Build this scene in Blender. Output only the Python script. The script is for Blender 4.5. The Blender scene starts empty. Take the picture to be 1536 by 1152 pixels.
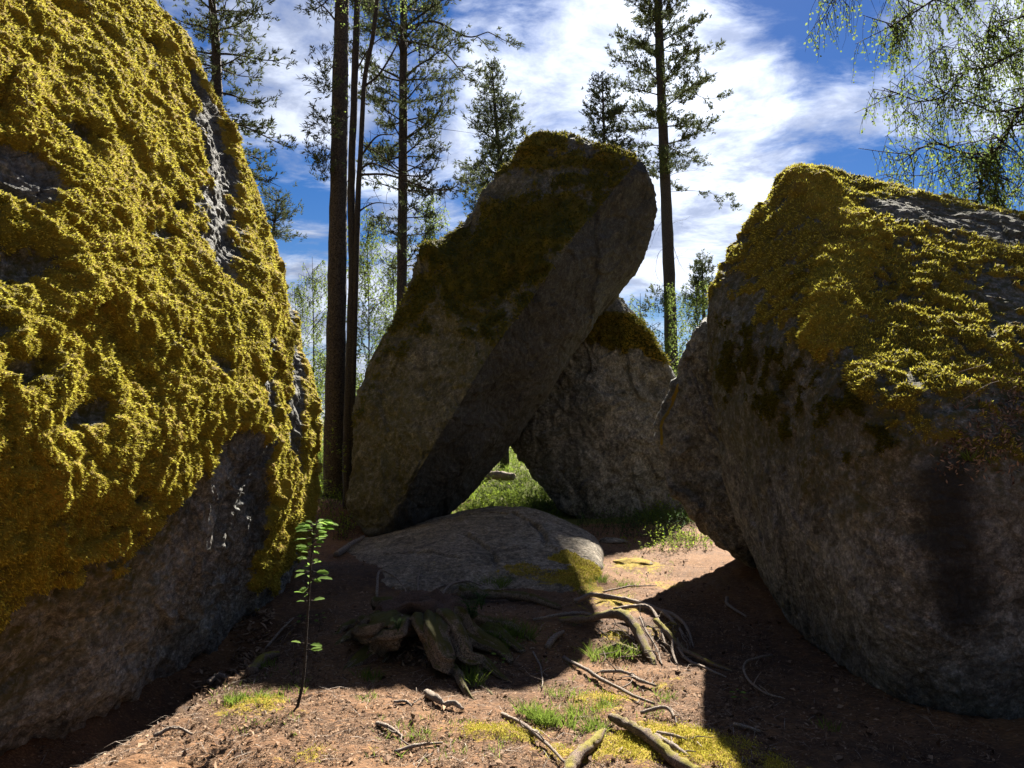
import bpy, bmesh, math, random
import numpy as np
from mathutils import Vector, Matrix, Euler

rng = np.random.default_rng(7)
random.seed(7)
scene = bpy.context.scene
COL = scene.collection

# ------------------------------------------------------------------ camera
CAM_H, PITCH, FPX = 1.6, math.atan(64 / 1154.0), 1154.0       # FPX: focal length for a 1536 px wide picture
cam_data = bpy.data.cameras.new('camera')
cam_data.sensor_fit = 'HORIZONTAL'
cam_data.sensor_width = 36.0
cam_data.lens = 36.0 * FPX / 1536.0
cam_data.clip_start = 0.05
cam_data.clip_end = 3000
cam = bpy.data.objects.new('camera', cam_data)
cam.location = (0, 0, CAM_H)
cam.rotation_euler = (math.pi / 2 + PITCH, 0, 0)
COL.objects.link(cam)
scene.camera = cam

# ------------------------------------------------------------------ sky, sun, exposure
SUN_EL, SUN_AZ = math.radians(40.6), math.radians(15.5)        # azimuth measured from +Y towards +X
SUN_DIR = Vector((math.sin(SUN_AZ) * math.cos(SUN_EL), math.cos(SUN_AZ) * math.cos(SUN_EL), math.sin(SUN_EL)))
scene.view_settings.view_transform = 'Standard'
scene.view_settings.look = 'None'
scene.view_settings.gamma = 1
scene.view_settings.use_curve_mapping = False
scene.view_settings.exposure = 2.3
sun_data = bpy.data.lights.new('sun', 'SUN')
sun_data.energy = 5.0
sun_data.angle = math.radians(0.55)
sun_data.color = (1.0, 0.93, 0.82)
sun = bpy.data.objects.new('sun', sun_data)
sun.rotation_euler = SUN_DIR.to_track_quat('Z', 'Y').to_euler()
sun.location = (3, 10, 12)
COL.objects.link(sun)

def ray_dir(px, py):
    """direction through a pixel of the 1536 px photograph, for measuring"""
    xc, yc = (px - 768) / FPX, (576 - py) / FPX
    c, s = math.cos(PITCH), math.sin(PITCH)
    return np.array((xc, c - yc * s, s + yc * c))

def at(px, py, Y):
    """the place seen at that pixel, Y metres ahead of the camera"""
    d = ray_dir(px, py)
    return np.array((0, 0, CAM_H)) + d * (Y / d[1])

class NT:
    """small helper to write node trees"""
    def __init__(self, tree):
        self.t = tree; self.n = tree.nodes; self.l = tree.links
    def new(self, kind, ins=None, **props):
        nd = self.n.new(kind)
        for k, v in props.items(): setattr(nd, k, v)
        for k, v in (ins or {}).items(): self.put(nd.inputs[k], v)
        return nd
    def put(self, sock, v):
        if isinstance(v, bpy.types.NodeSocket): self.l.new(v, sock)
        elif isinstance(v, bpy.types.Node): self.l.new(v.outputs[0], sock)
        elif hasattr(v, '__len__') and len(v) == 3 and sock.type == 'RGBA': sock.default_value = (*v, 1)
        else: sock.default_value = v
    def math(self, op, a, b=None, c=None, clamp=False):
        nd = self.n.new('ShaderNodeMath'); nd.operation = op; nd.use_clamp = clamp
        for i, v in enumerate((a, b, c)):
            if v is not None: self.put(nd.inputs[i], v)
        return nd.outputs[0]
    def vmath(self, op, a, b=None):
        nd = self.n.new('ShaderNodeVectorMath'); nd.operation = op
        self.put(nd.inputs[0], a)
        if b is not None: self.put(nd.inputs[1], b)
        return nd.outputs['Value'] if op in ('DOT_PRODUCT', 'LENGTH') else nd.outputs[0]
    def mix(self, f, a, b, mode='MIX'):
        nd = self.n.new('ShaderNodeMix'); nd.data_type = 'RGBA'; nd.blend_type = mode
        self.put(nd.inputs['Factor'], f)
        self.put(nd.inputs[6], a); self.put(nd.inputs[7], b)
        return nd.outputs[2]
    def ramp(self, f, stops, interp='LINEAR'):
        nd = self.n.new('ShaderNodeValToRGB'); nd.color_ramp.interpolation = interp
        e = nd.color_ramp.elements
        while len(e) < len(stops): e.new(0.5)
        for i, (p, c) in enumerate(stops):
            e[i].position = p
            e[i].color = (c, c, c, 1) if not hasattr(c, '__len__') else (*c, 1)
        self.put(nd.inputs[0], f)
        return nd.outputs[0]
    def smooth(self, v, lo, hi, a=0.0, b=1.0):
        nd = self.n.new('ShaderNodeMapRange'); nd.interpolation_type = 'SMOOTHSTEP'
        self.put(nd.inputs[0], v)
        for i, q in enumerate((lo, hi, a, b)): self.put(nd.inputs[i + 1], q)
        return nd.outputs[0]
    def noise(self, vec, scale, detail=4, rough=0.55, dist=0.0, lac=2.0, out=0):
        nd = self.n.new('ShaderNodeTexNoise')
        self.put(nd.inputs['Vector'], vec)
        nd.inputs['Scale'].default_value = scale; nd.inputs['Detail'].default_value = detail
        nd.inputs['Roughness'].default_value = rough; nd.inputs['Distortion'].default_value = dist
        nd.inputs['Lacunarity'].default_value = lac
        return nd.outputs[out]

# world: Nishita sky with thin broken cloud in front of it
world = bpy.data.worlds.new('World')
scene.world = world
world.use_nodes = True
wt = NT(world.node_tree)
for nd in list(wt.n): wt.n.remove(nd)
sky = wt.new('ShaderNodeTexSky', sky_type='NISHITA', sun_disc=False, sun_elevation=SUN_EL, sun_rotation=SUN_AZ,
             air_density=1.0, dust_density=0.1, ozone_density=2.5, altitude=100)
SKY_K = 0.05
gen = wt.new('ShaderNodeTexCoord').outputs['Generated']
sx = wt.new('ShaderNodeSeparateXYZ', {0: gen})
zz = wt.math('ADD', wt.math('MAXIMUM', sx.outputs[2], 0.0), 0.16)
plane = wt.new('ShaderNodeCombineXYZ', {0: wt.math('DIVIDE', sx.outputs[0], zz), 1: wt.math('DIVIDE', sx.outputs[1], zz), 2: 0.0})
def blob(px, py, w, amp):
    d = Vector(ray_dir(px, py)).normalized()
    dt = wt.vmath('DOT_PRODUCT', gen, tuple(d))
    return wt.math('MULTIPLY', wt.smooth(dt, math.cos(math.radians(w)), 1.0), amp)
warp = wt.noise(plane, 1.1, 3, 0.5, out=1)
pw = wt.vmath('ADD', plane, wt.vmath('SCALE', wt.vmath('SUBTRACT', warp, (0.5, 0.5, 0.5)), None))
for nd in wt.n:
    if nd.bl_idname == 'ShaderNodeVectorMath' and nd.operation == 'SCALE': nd.inputs['Scale'].default_value = 0.5
mp = wt.new('ShaderNodeMapping', {'Vector': pw, 'Rotation': (0, 0, math.radians(24)), 'Scale': (1.0, 1.55, 1.0), 'Location': (0.35, 0.2, 0)})
wisp = wt.noise(mp, 2.6, 9, 0.64, 0.25)
puff = wt.noise(plane, 1.9, 9, 0.58, 0.15)
dens = wt.math('ADD', wt.math('MULTIPLY', wisp, 0.62), wt.math('MULTIPLY', puff, 0.42))
for a in ((1290, 160, 9, -0.21), (1230, 30, 6, -0.12), (440, 300, 5, -.05), (1440, 270, 10, -0.10), (440, 330, 7, -0.15), (620, 60, 6, -0.04), (780, 15, 4, -0.12),
          (1060, 230, 12, 0.10), (860, 110, 12, 0.12), (1180, 210, 8, 0.10), (1430, 70, 9, 0.22), (1010, 350, 4, 0.08), (1120, 100, 8, 0.07), (460, 90, 7, 0.10), (470, 250, 5, 0.12), (440, 400, 5, 0.12), (560, 500, 12, 0.12),
          (1010, 350, 5, 0.1), (1320, 250, 4, 0.10)):
    dens = wt.math('ADD', dens, blob(*a))
fine = wt.noise(mp, 9.0, 6, 0.65, 0.3)
dens = wt.math('ADD', dens, wt.math('MULTIPLY', wt.math('SUBTRACT', fine, 0.5), 0.16))
cov = wt.smooth(dens, 0.46, 0.66)
core = wt.smooth(wt.math('ADD', wt.noise(pw, 2.3, 7, 0.6, 0.2), wt.math('MULTIPLY', fine, 0.30)), 0.52, 0.76)
cloud_col = wt.mix(core, (0.62, 0.67, 0.78), (0.25, 0.29, 0.40))
sund = wt.vmath('DOT_PRODUCT', gen, tuple(SUN_DIR))
cloud_col = wt.mix(1.0, cloud_col, wt.math('ADD', 0.80, wt.smooth(sund, 0.70, 1.0, 0.0, 0.6)), 'MULTIPLY')
hs = wt.new('ShaderNodeHueSaturation', {'Color': sky.outputs[0], 'Saturation': 1.42, 'Hue': 0.515, 'Value': 0.34, 'Fac': 1.0})
bg_sky = wt.new('ShaderNodeBackground', {'Color': hs, 'Strength': SKY_K})
bg_cl = wt.new('ShaderNodeBackground', {'Color': cloud_col, 'Strength': 0.33})
mixs = wt.new('ShaderNodeMixShader', {0: wt.math('MULTIPLY', cov, 0.95), 1: bg_sky, 2: bg_cl})
wt.new('ShaderNodeOutputWorld', {'Surface': mixs})
# ------------------------------------------------------------------ helpers: noise, meshes, naming
_perm = np.random.default_rng(3).permutation(256).astype(np.int32)
_perm = np.concatenate([_perm, _perm])
_grad = np.random.default_rng(4).normal(size=(256, 3)); _grad /= np.linalg.norm(_grad, axis=1)[:, None]
_grad = _grad.astype(np.float32)

def perlin(p, freq=1.0, seed=0):
    p = np.asarray(p, np.float32) * freq + np.float32(seed * 17.31 + 100.5)
    i = np.floor(p).astype(np.int32); f = p - i; i &= 255
    u = f * f * f * (f * (f * 6 - 15) + 10)
    out = np.zeros(len(p), np.float32)
    for dx in (0, 1):
        wx = u[:, 0] if dx else 1 - u[:, 0]
        hx = _perm[(i[:, 0] + dx) & 255]
        for dy in (0, 1):
            wy = wx * (u[:, 1] if dy else 1 - u[:, 1])
            hy = _perm[(hx + i[:, 1] + dy) & 255]
            for dz in (0, 1):
                w = wy * (u[:, 2] if dz else 1 - u[:, 2])
                g = _grad[_perm[(hy + i[:, 2] + dz) & 255]]
                out += w * (g[:, 0] * (f[:, 0] - dx) + g[:, 1] * (f[:, 1] - dy) + g[:, 2] * (f[:, 2] - dz))
    return out * 1.6

def fbm(p, freq, octs, seed=0, gain=0.5, lac=2.03):
    o = 0; a = 1.0
    for k in range(octs):
        o = o + a * perlin(p, freq, seed + k * 3); freq *= lac; a *= gain
    return o

def worley(p, freq, seed=0, octs=1):
    """flat chips: each cell tilts its own way; also returns the distance to the nearest cell border"""
    p = np.asarray(p, np.float32) * freq + np.float32(seed * 13.7 + 57.3)
    i0 = np.floor(p).astype(np.int32)
    b1 = np.full(len(p), 9.0, np.float32); b2 = b1.copy(); val = np.zeros(len(p), np.float32)
    for dx in (-1, 0, 1):
        for dy in (-1, 0, 1):
            for dz in (-1, 0, 1):
                c = i0 + np.array((dx, dy, dz), np.int32); m = c & 255
                h = _perm[(_perm[(_perm[m[:, 0]] + m[:, 1]) & 255] + m[:, 2]) & 255]
                g = _grad[h]; d = p - (c + .5 + .42 * g); r = (d * d).sum(1)
                g2 = _grad[(h * 7 + 13) & 255]; v = (d * g2).sum(1) + g2[:, 0] * .5
                n = r < b1; b2 = np.where(n, b1, np.minimum(b2, r)); b1 = np.where(n, r, b1); val = np.where(n, v, val)
    return val, np.sqrt(b2) - np.sqrt(b1)

def sstep(x, a, b):
    t = np.clip((x - a) / (b - a), 0, 1); return t * t * (3 - 2 * t)

def link(o, parent=None):
    COL.objects.link(o)
    if parent is not None: o.parent = parent
    return o

def tag(o, label=None, cat=None, group=None, kind=None):
    if label: o['label'] = label
    if cat: o['category'] = cat
    if group: o['group'] = group
    if kind: o['kind'] = kind
    return o

def empty(name, loc=(0, 0, 0), parent=None):
    o = bpy.data.objects.new(name, None); o.location = loc; o.empty_display_size = 0.2
    return link(o, parent)

def mesh_np(name, V, polys, mat, parent=None, smooth=True, attrs=None, local=True):
    """polys: list of (M,k) int arrays. Vertices are world coordinates; a parent Empty's place is taken off."""
    V = np.asarray(V, np.float32)
    if parent is not None and local:
        off = Vector((0, 0, 0)); q = parent
        while q is not None: off += q.location; q = q.parent
        V = V - np.array(off, np.float32)
    if not isinstance(polys, (list, tuple)): polys = [polys]
    polys = [np.asarray(p, np.int32) for p in polys if len(p)]
    me = bpy.data.meshes.new(name)
    me.vertices.add(len(V)); me.vertices.foreach_set('co', V.ravel())
    loops = np.concatenate([p.ravel() for p in polys])
    sizes = np.concatenate([np.full(len(p), p.shape[1], np.int32) for p in polys])
    starts = np.concatenate([[0], np.cumsum(sizes)[:-1]]).astype(np.int32)
    me.loops.add(len(loops)); me.loops.foreach_set('vertex_index', loops)
    me.polygons.add(len(sizes)); me.polygons.foreach_set('loop_start', starts)
    me.polygons.foreach_set('use_smooth', np.full(len(sizes), bool(smooth)))
    me.update(calc_edges=True)
    for k, a in (attrs or {}).items():
        at_ = me.attributes.new(k, 'FLOAT', 'POINT'); at_.data.foreach_set('value', np.asarray(a, np.float32))
    if mat: me.materials.append(mat)
    return link(bpy.data.objects.new(name, me), parent)

class MB:
    """gathers tubes and blades into ONE mesh"""
    def __init__(self): self.v = []; self.q = []; self.t = []; self.n = 0; self.a = []
    def add(self, V, q=None, t=None, a=0.0):
        V = np.asarray(V, float).reshape(-1, 3)
        if q is not None and len(q): self.q.append(np.asarray(q) + self.n)
        if t is not None and len(t): self.t.append(np.asarray(t) + self.n)
        self.v.append(V); self.a.append(np.full(len(V), a) if np.isscalar(a) else a); self.n += len(V)
    def tube(self, P, R, sides=6, a=0.0, cap=True, wob=0.0, seed=0):
        P = np.asarray(P, float); m = len(P)
        R = np.interp(np.linspace(0, 1, m), np.linspace(0, 1, len(R)), R) if hasattr(R, '__len__') and len(R) != m else np.broadcast_to(np.asarray(R, float), (m,))
        T = np.gradient(P, axis=0); T /= np.linalg.norm(T, axis=1)[:, None] + 1e-9
        ref = np.array((0, 0, 1.0)) if abs(T[0, 2]) < 0.8 else np.array((1.0, 0, 0))
        A = np.cross(T, ref); A /= np.linalg.norm(A, axis=1)[:, None] + 1e-9
        B = np.cross(T, A)
        th = np.linspace(0, 2 * np.pi, sides, endpoint=False)
        ring = P[:, None] + R[:, None, None] * (np.cos(th)[None, :, None] * A[:, None] + np.sin(th)[None, :, None] * B[:, None])
        V = ring.reshape(-1, 3)
        if wob:
            V = V + wob * (V - np.repeat(P, sides, 0)) * perlin(V, 1.2 / max(float(R.max()), 1e-3), seed)[:, None]
        i = np.arange(m - 1)[:, None] * sides; j = np.arange(sides)[None]
        q = np.stack([i + j, i + (j + 1) % sides, i + sides + (j + 1) % sides, i + sides + j], -1).reshape(-1, 4)
        if cap:
            V = np.vstack([V, P[0], P[-1]]); c0 = m * sides; j = np.arange(sides)
            t = np.vstack([np.stack([np.full(sides, c0), (j + 1) % sides, j], -1), np.stack([np.full(sides, c0 + 1), c0 - sides + j, c0 - sides + (j + 1) % sides], -1)])
            self.add(V, q, t, a)
        else: self.add(V, q, None, a)
    def blades(self, base, direc, side, L, W, bend=None, a=None, pointed=True):
        """many small leaves at once: diamond-shaped quads"""
        base = np.asarray(base); n = len(base)
        direc = direc / (np.linalg.norm(direc, axis=1)[:, None] + 1e-9)
        side = np.cross(direc, side); side /= np.linalg.norm(side, axis=1)[:, None] + 1e-9
        L = np.broadcast_to(L, (n,))[:, None]; W = np.broadcast_to(W, (n,))[:, None]
        nrm = np.cross(side, direc)
        bd = 0.0 if bend is None else np.broadcast_to(bend, (n,))[:, None] * L
        V = np.stack([base, base + direc * L * 0.45 + side * W * 0.5 + nrm * bd * 0.5, base + direc * L, base + direc * L * 0.45 - side * W * 0.5 + nrm * bd * 0.5], 1).reshape(-1, 3)
        q = np.arange(n * 4).reshape(-1, 4)
        self.add(V, q, None, 0.0 if a is None else np.repeat(a, 4))
    def build(self, name, mat, parent=None, smooth=True):
        V = np.vstack(self.v)
        ps = []
        if self.q: ps.append(np.vstack(self.q))
        if self.t: ps.append(np.vstack(self.t))
        return mesh_np(name, V, ps, mat, parent, smooth, {'tone': np.concatenate(self.a)})

def rand_dirs(n, g=None):
    v = (g or rng).normal(size=(n, 3)); return v / np.linalg.norm(v, axis=1)[:, None]

def curve(pts, n):
    """smooth polyline through points (Catmull-Rom)"""
    pts = np.asarray(pts, float)
    if len(pts) == 2: return pts[0] + (pts[1] - pts[0]) * np.linspace(0, 1, n)[:, None]
    P = np.vstack([2 * pts[0] - pts[1], pts, 2 * pts[-1] - pts[-2]])
    s = np.linspace(0, len(pts) - 1 - 1e-6, n); k = s.astype(int); t = (s - k)[:, None]
    a, b, c, d = P[k], P[k + 1], P[k + 2], P[k + 3]
    return 0.5 * (2 * b + (c - a) * t + (2 * a - 5 * b + 4 * c - d) * t ** 2 + (3 * b - a - 3 * c + d) * t ** 3)
# ------------------------------------------------------------------ materials
def new_mat(name):
    m = bpy.data.materials.new(name); m.use_nodes = True
    t = NT(m.node_tree)
    for nd in list(t.n): t.n.remove(nd)
    return m, t

def finish(t, col, rough=0.9, bump=None, bstr=0.5, bdist=0.02, trans=None, spec=0.3):
    p = t.new('ShaderNodeBsdfPrincipled', {'Base Color': col, 'Roughness': rough, 'Specular IOR Level': spec})
    if bump is not None:
        b = t.new('ShaderNodeBump', {'Height': bump, 'Strength': bstr, 'Distance': bdist})
        t.l.new(b.outputs[0], p.inputs['Normal'])
    s = p.outputs[0]
    if trans is not None:
        tr = t.new('ShaderNodeBsdfTranslucent', {'Color': trans[1]})
        s = t.new('ShaderNodeMixShader', {0: trans[0], 1: p, 2: tr}).outputs[0]
    t.new('ShaderNodeOutputMaterial', {'Surface': s})

def rock_material(name, grey=1.0, brown=0.5, mul=(0.66, 0.70, 0.71)):
    m, t = new_mat(name)
    P = t.new('ShaderNodeTexCoord').outputs['Object']
    moss = t.new('ShaderNodeAttribute', attribute_name='moss').outputs['Fac']
    tint = t.new('ShaderNodeAttribute', attribute_name='tint').outputs['Fac']
    darken = t.new('ShaderNodeAttribute', attribute_name='darken').outputs['Fac']  # blackens the stone colour; on the leaning boulder it is painted shade
    n1 = t.noise(P, 1.3, 6, 0.6); n2 = t.noise(P, 9, 7, 0.65); n3 = t.noise(P, 60, 4, 0.7)
    grain = t.new('ShaderNodeTexVoronoi', {'Vector': P, 'Scale': 130.0}).outputs['Color']
    gv = t.new('ShaderNodeSeparateColor', {0: grain}).outputs[0]
    base = t.ramp(n1, [(0.28, (0.115 * grey, 0.105 * grey, 0.095 * grey)), (0.5, (0.19 * grey, 0.17 * grey, 0.15 * grey)), (0.7, (0.22 * grey, 0.20 * grey, 0.175 * grey))])
    base = t.mix(t.smooth(n2, 0.45, 0.65, 0, 0.35 * brown), base, (0.15, 0.115, 0.085))
    base = t.mix(t.smooth(t.math('ADD', n3, t.math('MULTIPLY', gv, 0.25)), 0.55, 0.78, 0, 0.75), base, (0.33 * grey, 0.31 * grey, 0.28 * grey))
    base = t.mix(t.smooth(gv, 0.80, 0.95, 0, 0.6), base, (0.05, 0.045, 0.04))
    base = t.mix(t.smooth(t.noise(P, 1.9, 5, 0.65, 0.4), 0.50, 0.60, 0, 0.45), base, (0.27 * grey, 0.265 * grey, 0.25 * grey))
    base = t.mix(t.smooth(t.noise(P, 2.7, 7, 0.72, 0.6), 0.53, 0.60, 0, 0.7), base, (0.075 * grey, 0.07 * grey, 0.06 * grey))
    # pale lichen rosettes and darker crusts
    lv = t.new('ShaderNodeTexVoronoi', {'Vector': t.vmath('ADD', P, t.noise(P, 20, 3, 0.6, out=1)), 'Scale': 7.0, 'Randomness': 1.0})
    lich = t.math('MULTIPLY', t.smooth(lv.outputs['Distance'], 0.30, 0.12), t.smooth(t.noise(P, 2.3, 3), 0.50, 0.60))
    base = t.mix(t.math('MULTIPLY', lich, t.smooth(n3, 0.35, 0.6, 0.3, 0.9)), base, (0.30, 0.30, 0.24))
    base = t.mix(t.smooth(t.noise(P, 3.1, 6, 0.7), 0.56, 0.68, 0, 0.6), base, (0.055, 0.05, 0.042))
    base = t.mix(1.0, base, t.ramp(t.noise(P, 24, 6, 0.8, 0.3), [(0.36, 0.42), (0.5, 1.0), (0.64, 1.85)]), 'MULTIPLY')
    base = t.mix(1.0, base, t.ramp(t.noise(P, 6.5, 7, 0.75, 0.5), [(0.36, 0.60), (0.5, 1.0), (0.64, 1.45)]), 'MULTIPLY')
    thin = t.math('MULTIPLY', tint, t.smooth(t.noise(P, 14, 6, 0.7), 0.38, 0.62, 0.25, 1.0))
    base = t.mix(thin, base, (0.085, 0.075, 0.018))
    base = t.mix(darken, base, (0.012, 0.012, 0.012))
    # moss
    m1 = t.noise(P, 1.7, 7, 0.68); m2 = t.noise(P, 26, 6, 0.7); m3 = t.noise(P, 170, 3, 0.7)
    mc = t.ramp(m1, [(0.30, (0.24, 0.23, 0.018)), (0.46, (0.46, 0.35, 0.025)), (0.60, (0.50, 0.34, 0.028)), (0.74, (0.38, 0.24, 0.035))])
    mc = t.mix(t.smooth(m2, 0.52, 0.74, 0, 0.65), mc, (0.15, 0.13, 0.012))
    mc = t.mix(t.smooth(m3, 0.5, 0.75, 0, 0.45), mc, (0.62, 0.44, 0.07))
    green = t.new('ShaderNodeAttribute', attribute_name='green').outputs['Fac']
    mc = t.mix(green, mc, (0.06, 0.075, 0.012))
    edge = t.smooth(t.math('ADD', moss, t.math('MULTIPLY', t.math('SUBTRACT', t.noise(P, 13, 8, 0.75), 0.5), 1.7)), 0.36, 0.60)
    base = t.mix(1.0, base, mul, 'MULTIPLY')
    mc = t.mix(t.smooth(t.noise(P, 3.6, 7, 0.7, 0.4), 0.50, 0.66, 0, 0.6), mc, (0.13, 0.10, 0.022))
    mc = t.mix(1.0, mc, (0.74, 0.71, 0.75), 'MULTIPLY')
    col = t.mix(edge, base, mc)
    hr = t.math('ADD', t.math('MULTIPLY', n2, 0.6), t.math('ADD', t.math('MULTIPLY', n3, 0.30), t.math('MULTIPLY', gv, 0.07)))
    hm = t.math('ADD', t.math('MULTIPLY', t.noise(P, 55, 5, 0.75), 0.7), t.math('MULTIPLY', m3, 0.5))
    h = t.math('ADD', t.math('MULTIPLY', hr, t.math('SUBTRACT', 1.0, edge)), t.math('MULTIPLY', hm, edge))
    rough = t.math('SUBTRACT', 0.92, t.math('MULTIPLY', darken, 0.25))
    finish(t, col, rough, h, 1.0, 0.045)
    return m

def litter_material(name):
    m, t = new_mat(name)
    P = t.new('ShaderNodeTexCoord').outputs['Object']
    moss = t.new('ShaderNodeAttribute', attribute_name='moss').outputs['Fac']
    soil = t.new('ShaderNodeAttribute', attribute_name='soil').outputs['Fac']
    green = t.new('ShaderNodeAttribute', attribute_name='green').outputs['Fac']
    n1 = t.noise(P, 1.1, 5, 0.6); n2 = t.noise(P, 11, 6, 0.7)
    # crossed stretched noises read as needles
    acc = None
    for k, (ang, sc) in enumerate(((15, 95), (75, 105), (130, 90))):
        mp = t.new('ShaderNodeMapping', {'Vector': P, 'Rotation': (0, 0, math.radians(ang)), 'Scale': (0.16, 1.0, 1.0), 'Location': (k * 3.1, 0, 0)})
        v = t.noise(mp, sc, 3, 0.6, 0.4)
        acc = v if acc is None else t.math('MAXIMUM', acc, v)
    nd = t.smooth(acc, 0.50, 0.74)
    base = t.ramp(n1, [(0.32, (0.050, 0.026, 0.013)), (0.5, (0.13, 0.066, 0.031)), (0.68, (0.21, 0.115, 0.052))])
    base = t.mix(t.smooth(n2, 0.5, 0.7, 0, 0.7), base, (0.075, 0.042, 0.028))
    base = t.mix(nd, base, (0.36, 0.20, 0.105))
    fv = t.new('ShaderNodeTexVoronoi', {'Vector': P, 'Scale': 42.0})
    fl = t.math('MULTIPLY', t.smooth(fv.outputs['Distance'], 0.30, 0.18), t.smooth(t.new('ShaderNodeSeparateColor', {0: fv.outputs['Color']}).outputs[0], 0.82, 0.86))
    base = t.mix(fl, base, (0.46, 0.34, 0.25))
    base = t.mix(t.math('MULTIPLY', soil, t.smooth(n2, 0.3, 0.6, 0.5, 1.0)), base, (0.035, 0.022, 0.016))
    mc = t.ramp(t.noise(P, 30, 5, 0.7), [(0.3, (0.20, 0.16, 0.015)), (0.55, (0.42, 0.31, 0.03)), (0.75, (0.56, 0.43, 0.06))])
    mc = t.mix(green, mc, t.mix(t.noise(P, 4, 5, 0.7), (0.035, 0.06, 0.008), (0.15, 0.20, 0.02)))
    edge = t.smooth(t.math('ADD', moss, t.math('MULTIPLY', t.math('SUBTRACT', t.noise(P, 16, 7, 0.78), 0.5), 2.4)), 0.50, 0.62)
    edge = t.math('MULTIPLY', edge, t.smooth(moss, 0.05, 0.3))
    base = t.mix(1.0, base, (0.80, 0.76, 0.66), 'MULTIPLY')
    mc = t.mix(1.0, mc, (0.66, 0.62, 0.6), 'MULTIPLY')
    col = t.mix(edge, base, mc)
    h = t.math('ADD', t.math('MULTIPLY', n2, 0.5), t.math('ADD', t.math('MULTIPLY', nd, 0.25), t.math('MULTIPLY', t.noise(P, 120, 3, 0.7), 0.3)))
    finish(t, col, 0.95, h, 0.9, 0.02)
    return m

def bark_material(name, c0, c1, scale=6.0, stretch=0.25, moss=0.0, mosscol=(0.16, 0.13, 0.02), bs=0.8, bd=0.02):
    m, t = new_mat(name)
    P = t.new('ShaderNodeTexCoord').outputs['Object']
    mp = t.new('ShaderNodeMapping', {'Vector': P, 'Scale': (1, 1, stretch)})
    v = t.noise(mp, scale * 3, 6, 0.7, 0.5)
    vr = t.new('ShaderNodeTexVoronoi', {'Vector': t.vmath('ADD', mp, t.noise(P, scale, 3, out=1)), 'Scale': scale * 2.2}, feature='DISTANCE_TO_EDGE').outputs[0]
    cr = t.smooth(vr, 0.02, 0.16)
    col = t.mix(v, c0, c1)
    col = t.mix(t.math('SUBTRACT', 1.0, cr), col, tuple(x * 0.35 for x in c0))
    if moss > 0:
        g = t.new('ShaderNodeNewGeometry')
        nz = t.new('ShaderNodeSeparateXYZ', {0: g.outputs['Normal']}).outputs[2]
        mk = t.smooth(t.math('ADD', t.math('MULTIPLY', nz, 0.35), t.noise(P, 7, 5, 0.7)), 0.72 - 0.35 * moss, 0.9 - 0.35 * moss)
        mc = t.mix(t.noise(P, 60, 3), mosscol, tuple(x * 2.0 for x in mosscol))
        col = t.mix(mk, col, mc)
    col = t.mix(1.0, col, (0.62, 0.62, 0.62), 'MULTIPLY')
    finish(t, col, 0.9, t.math('ADD', t.math('MULTIPLY', cr, 0.6), t.math('MULTIPLY', v, 0.5)), bs, bd)
    return m

def leaf_material(name, c0, c1, transl=0.45, tcol=None, rough=0.6):
    m, t = new_mat(name)
    tone = t.new('ShaderNodeAttribute', attribute_name='tone').outputs['Fac']
    col = t.mix(tone, c0, c1)
    tc = t.mix(tone, tuple(min(1, x * 1.6) for x in (tcol or c0)), tuple(min(1, x * 1.6) for x in (tcol or c1)))
    k = (0.62, 0.62, 0.62)
    finish(t, t.mix(1.0, col, k, 'MULTIPLY'), 0.85, spec=0.08, trans=(transl, t.mix(1.0, tc, k, 'MULTIPLY')))
    return m

M = {}
M['rock_left'] = rock_material('granite_warm', 1.15, 0.8)
M['rock_mid'] = rock_material('granite_grey', 0.70, 0.3)
M['rock_right'] = rock_material('granite_brown', 1.0, 0.5)
M['rock_prop'] = rock_material('granite_pale', 0.92, 0.4)
M['rock_flat'] = rock_material('granite_flat', 1.15, 0.7, (0.74, 0.67, 0.56))
M['ground'] = litter_material('needle_litter')
M['pine_bark'] = bark_material('pine_bark', (0.075, 0.062, 0.055), (0.14, 0.115, 0.10), 5, 0.22)
M['dark_bark'] = bark_material('dark_birch_bark', (0.045, 0.038, 0.033), (0.13, 0.115, 0.10), 7, 0.5)
M['twig'] = bark_material('twig_bark', (0.07, 0.055, 0.045), (0.13, 0.105, 0.085), 9, 0.5)
M['dead_wood'] = bark_material('weathered_wood', (0.34, 0.26, 0.20), (0.80, 0.66, 0.53), 14, 0.6, bd=0.006)
M['dead_wood_moss'] = bark_material('mossy_weathered_wood', (0.22, 0.14, 0.10), (0.50, 0.38, 0.28), 12, 0.6, moss=0.12, mosscol=(0.20, 0.17, 0.02), bd=0.008)
M['stump'] = bark_material('mossy_stump_wood', (0.26, 0.19, 0.13), (0.58, 0.45, 0.32), 9, 0.5, moss=0.26, mosscol=(0.085, 0.075, 0.012), bd=0.02)
M['rot'] = bark_material('rotten_wood', (0.16, 0.09, 0.06), (0.36, 0.21, 0.14), 12, 1.0, bd=0.02)
M['needles'] = leaf_material('pine_needles', (0.055, 0.072, 0.034), (0.13, 0.155, 0.07), 0.25)
M['birch_leaf'] = leaf_material('birch_leaves', (0.09, 0.14, 0.035), (0.19, 0.25, 0.06), 0.5)
M['far_leaf'] = leaf_material('far_birch_leaves', (0.09, 0.14, 0.03), (0.20, 0.25, 0.06), 0.5)
M['grass'] = leaf_material('grass_blades', (0.09, 0.14, 0.02), (0.22, 0.30, 0.05), 0.45)
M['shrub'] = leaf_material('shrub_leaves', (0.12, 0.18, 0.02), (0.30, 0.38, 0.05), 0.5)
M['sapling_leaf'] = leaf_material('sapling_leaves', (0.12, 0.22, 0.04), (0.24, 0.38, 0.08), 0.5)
M['fern'] = leaf_material('fern_leaves', (0.05, 0.10, 0.03), (0.10, 0.17, 0.05), 0.4)
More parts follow.
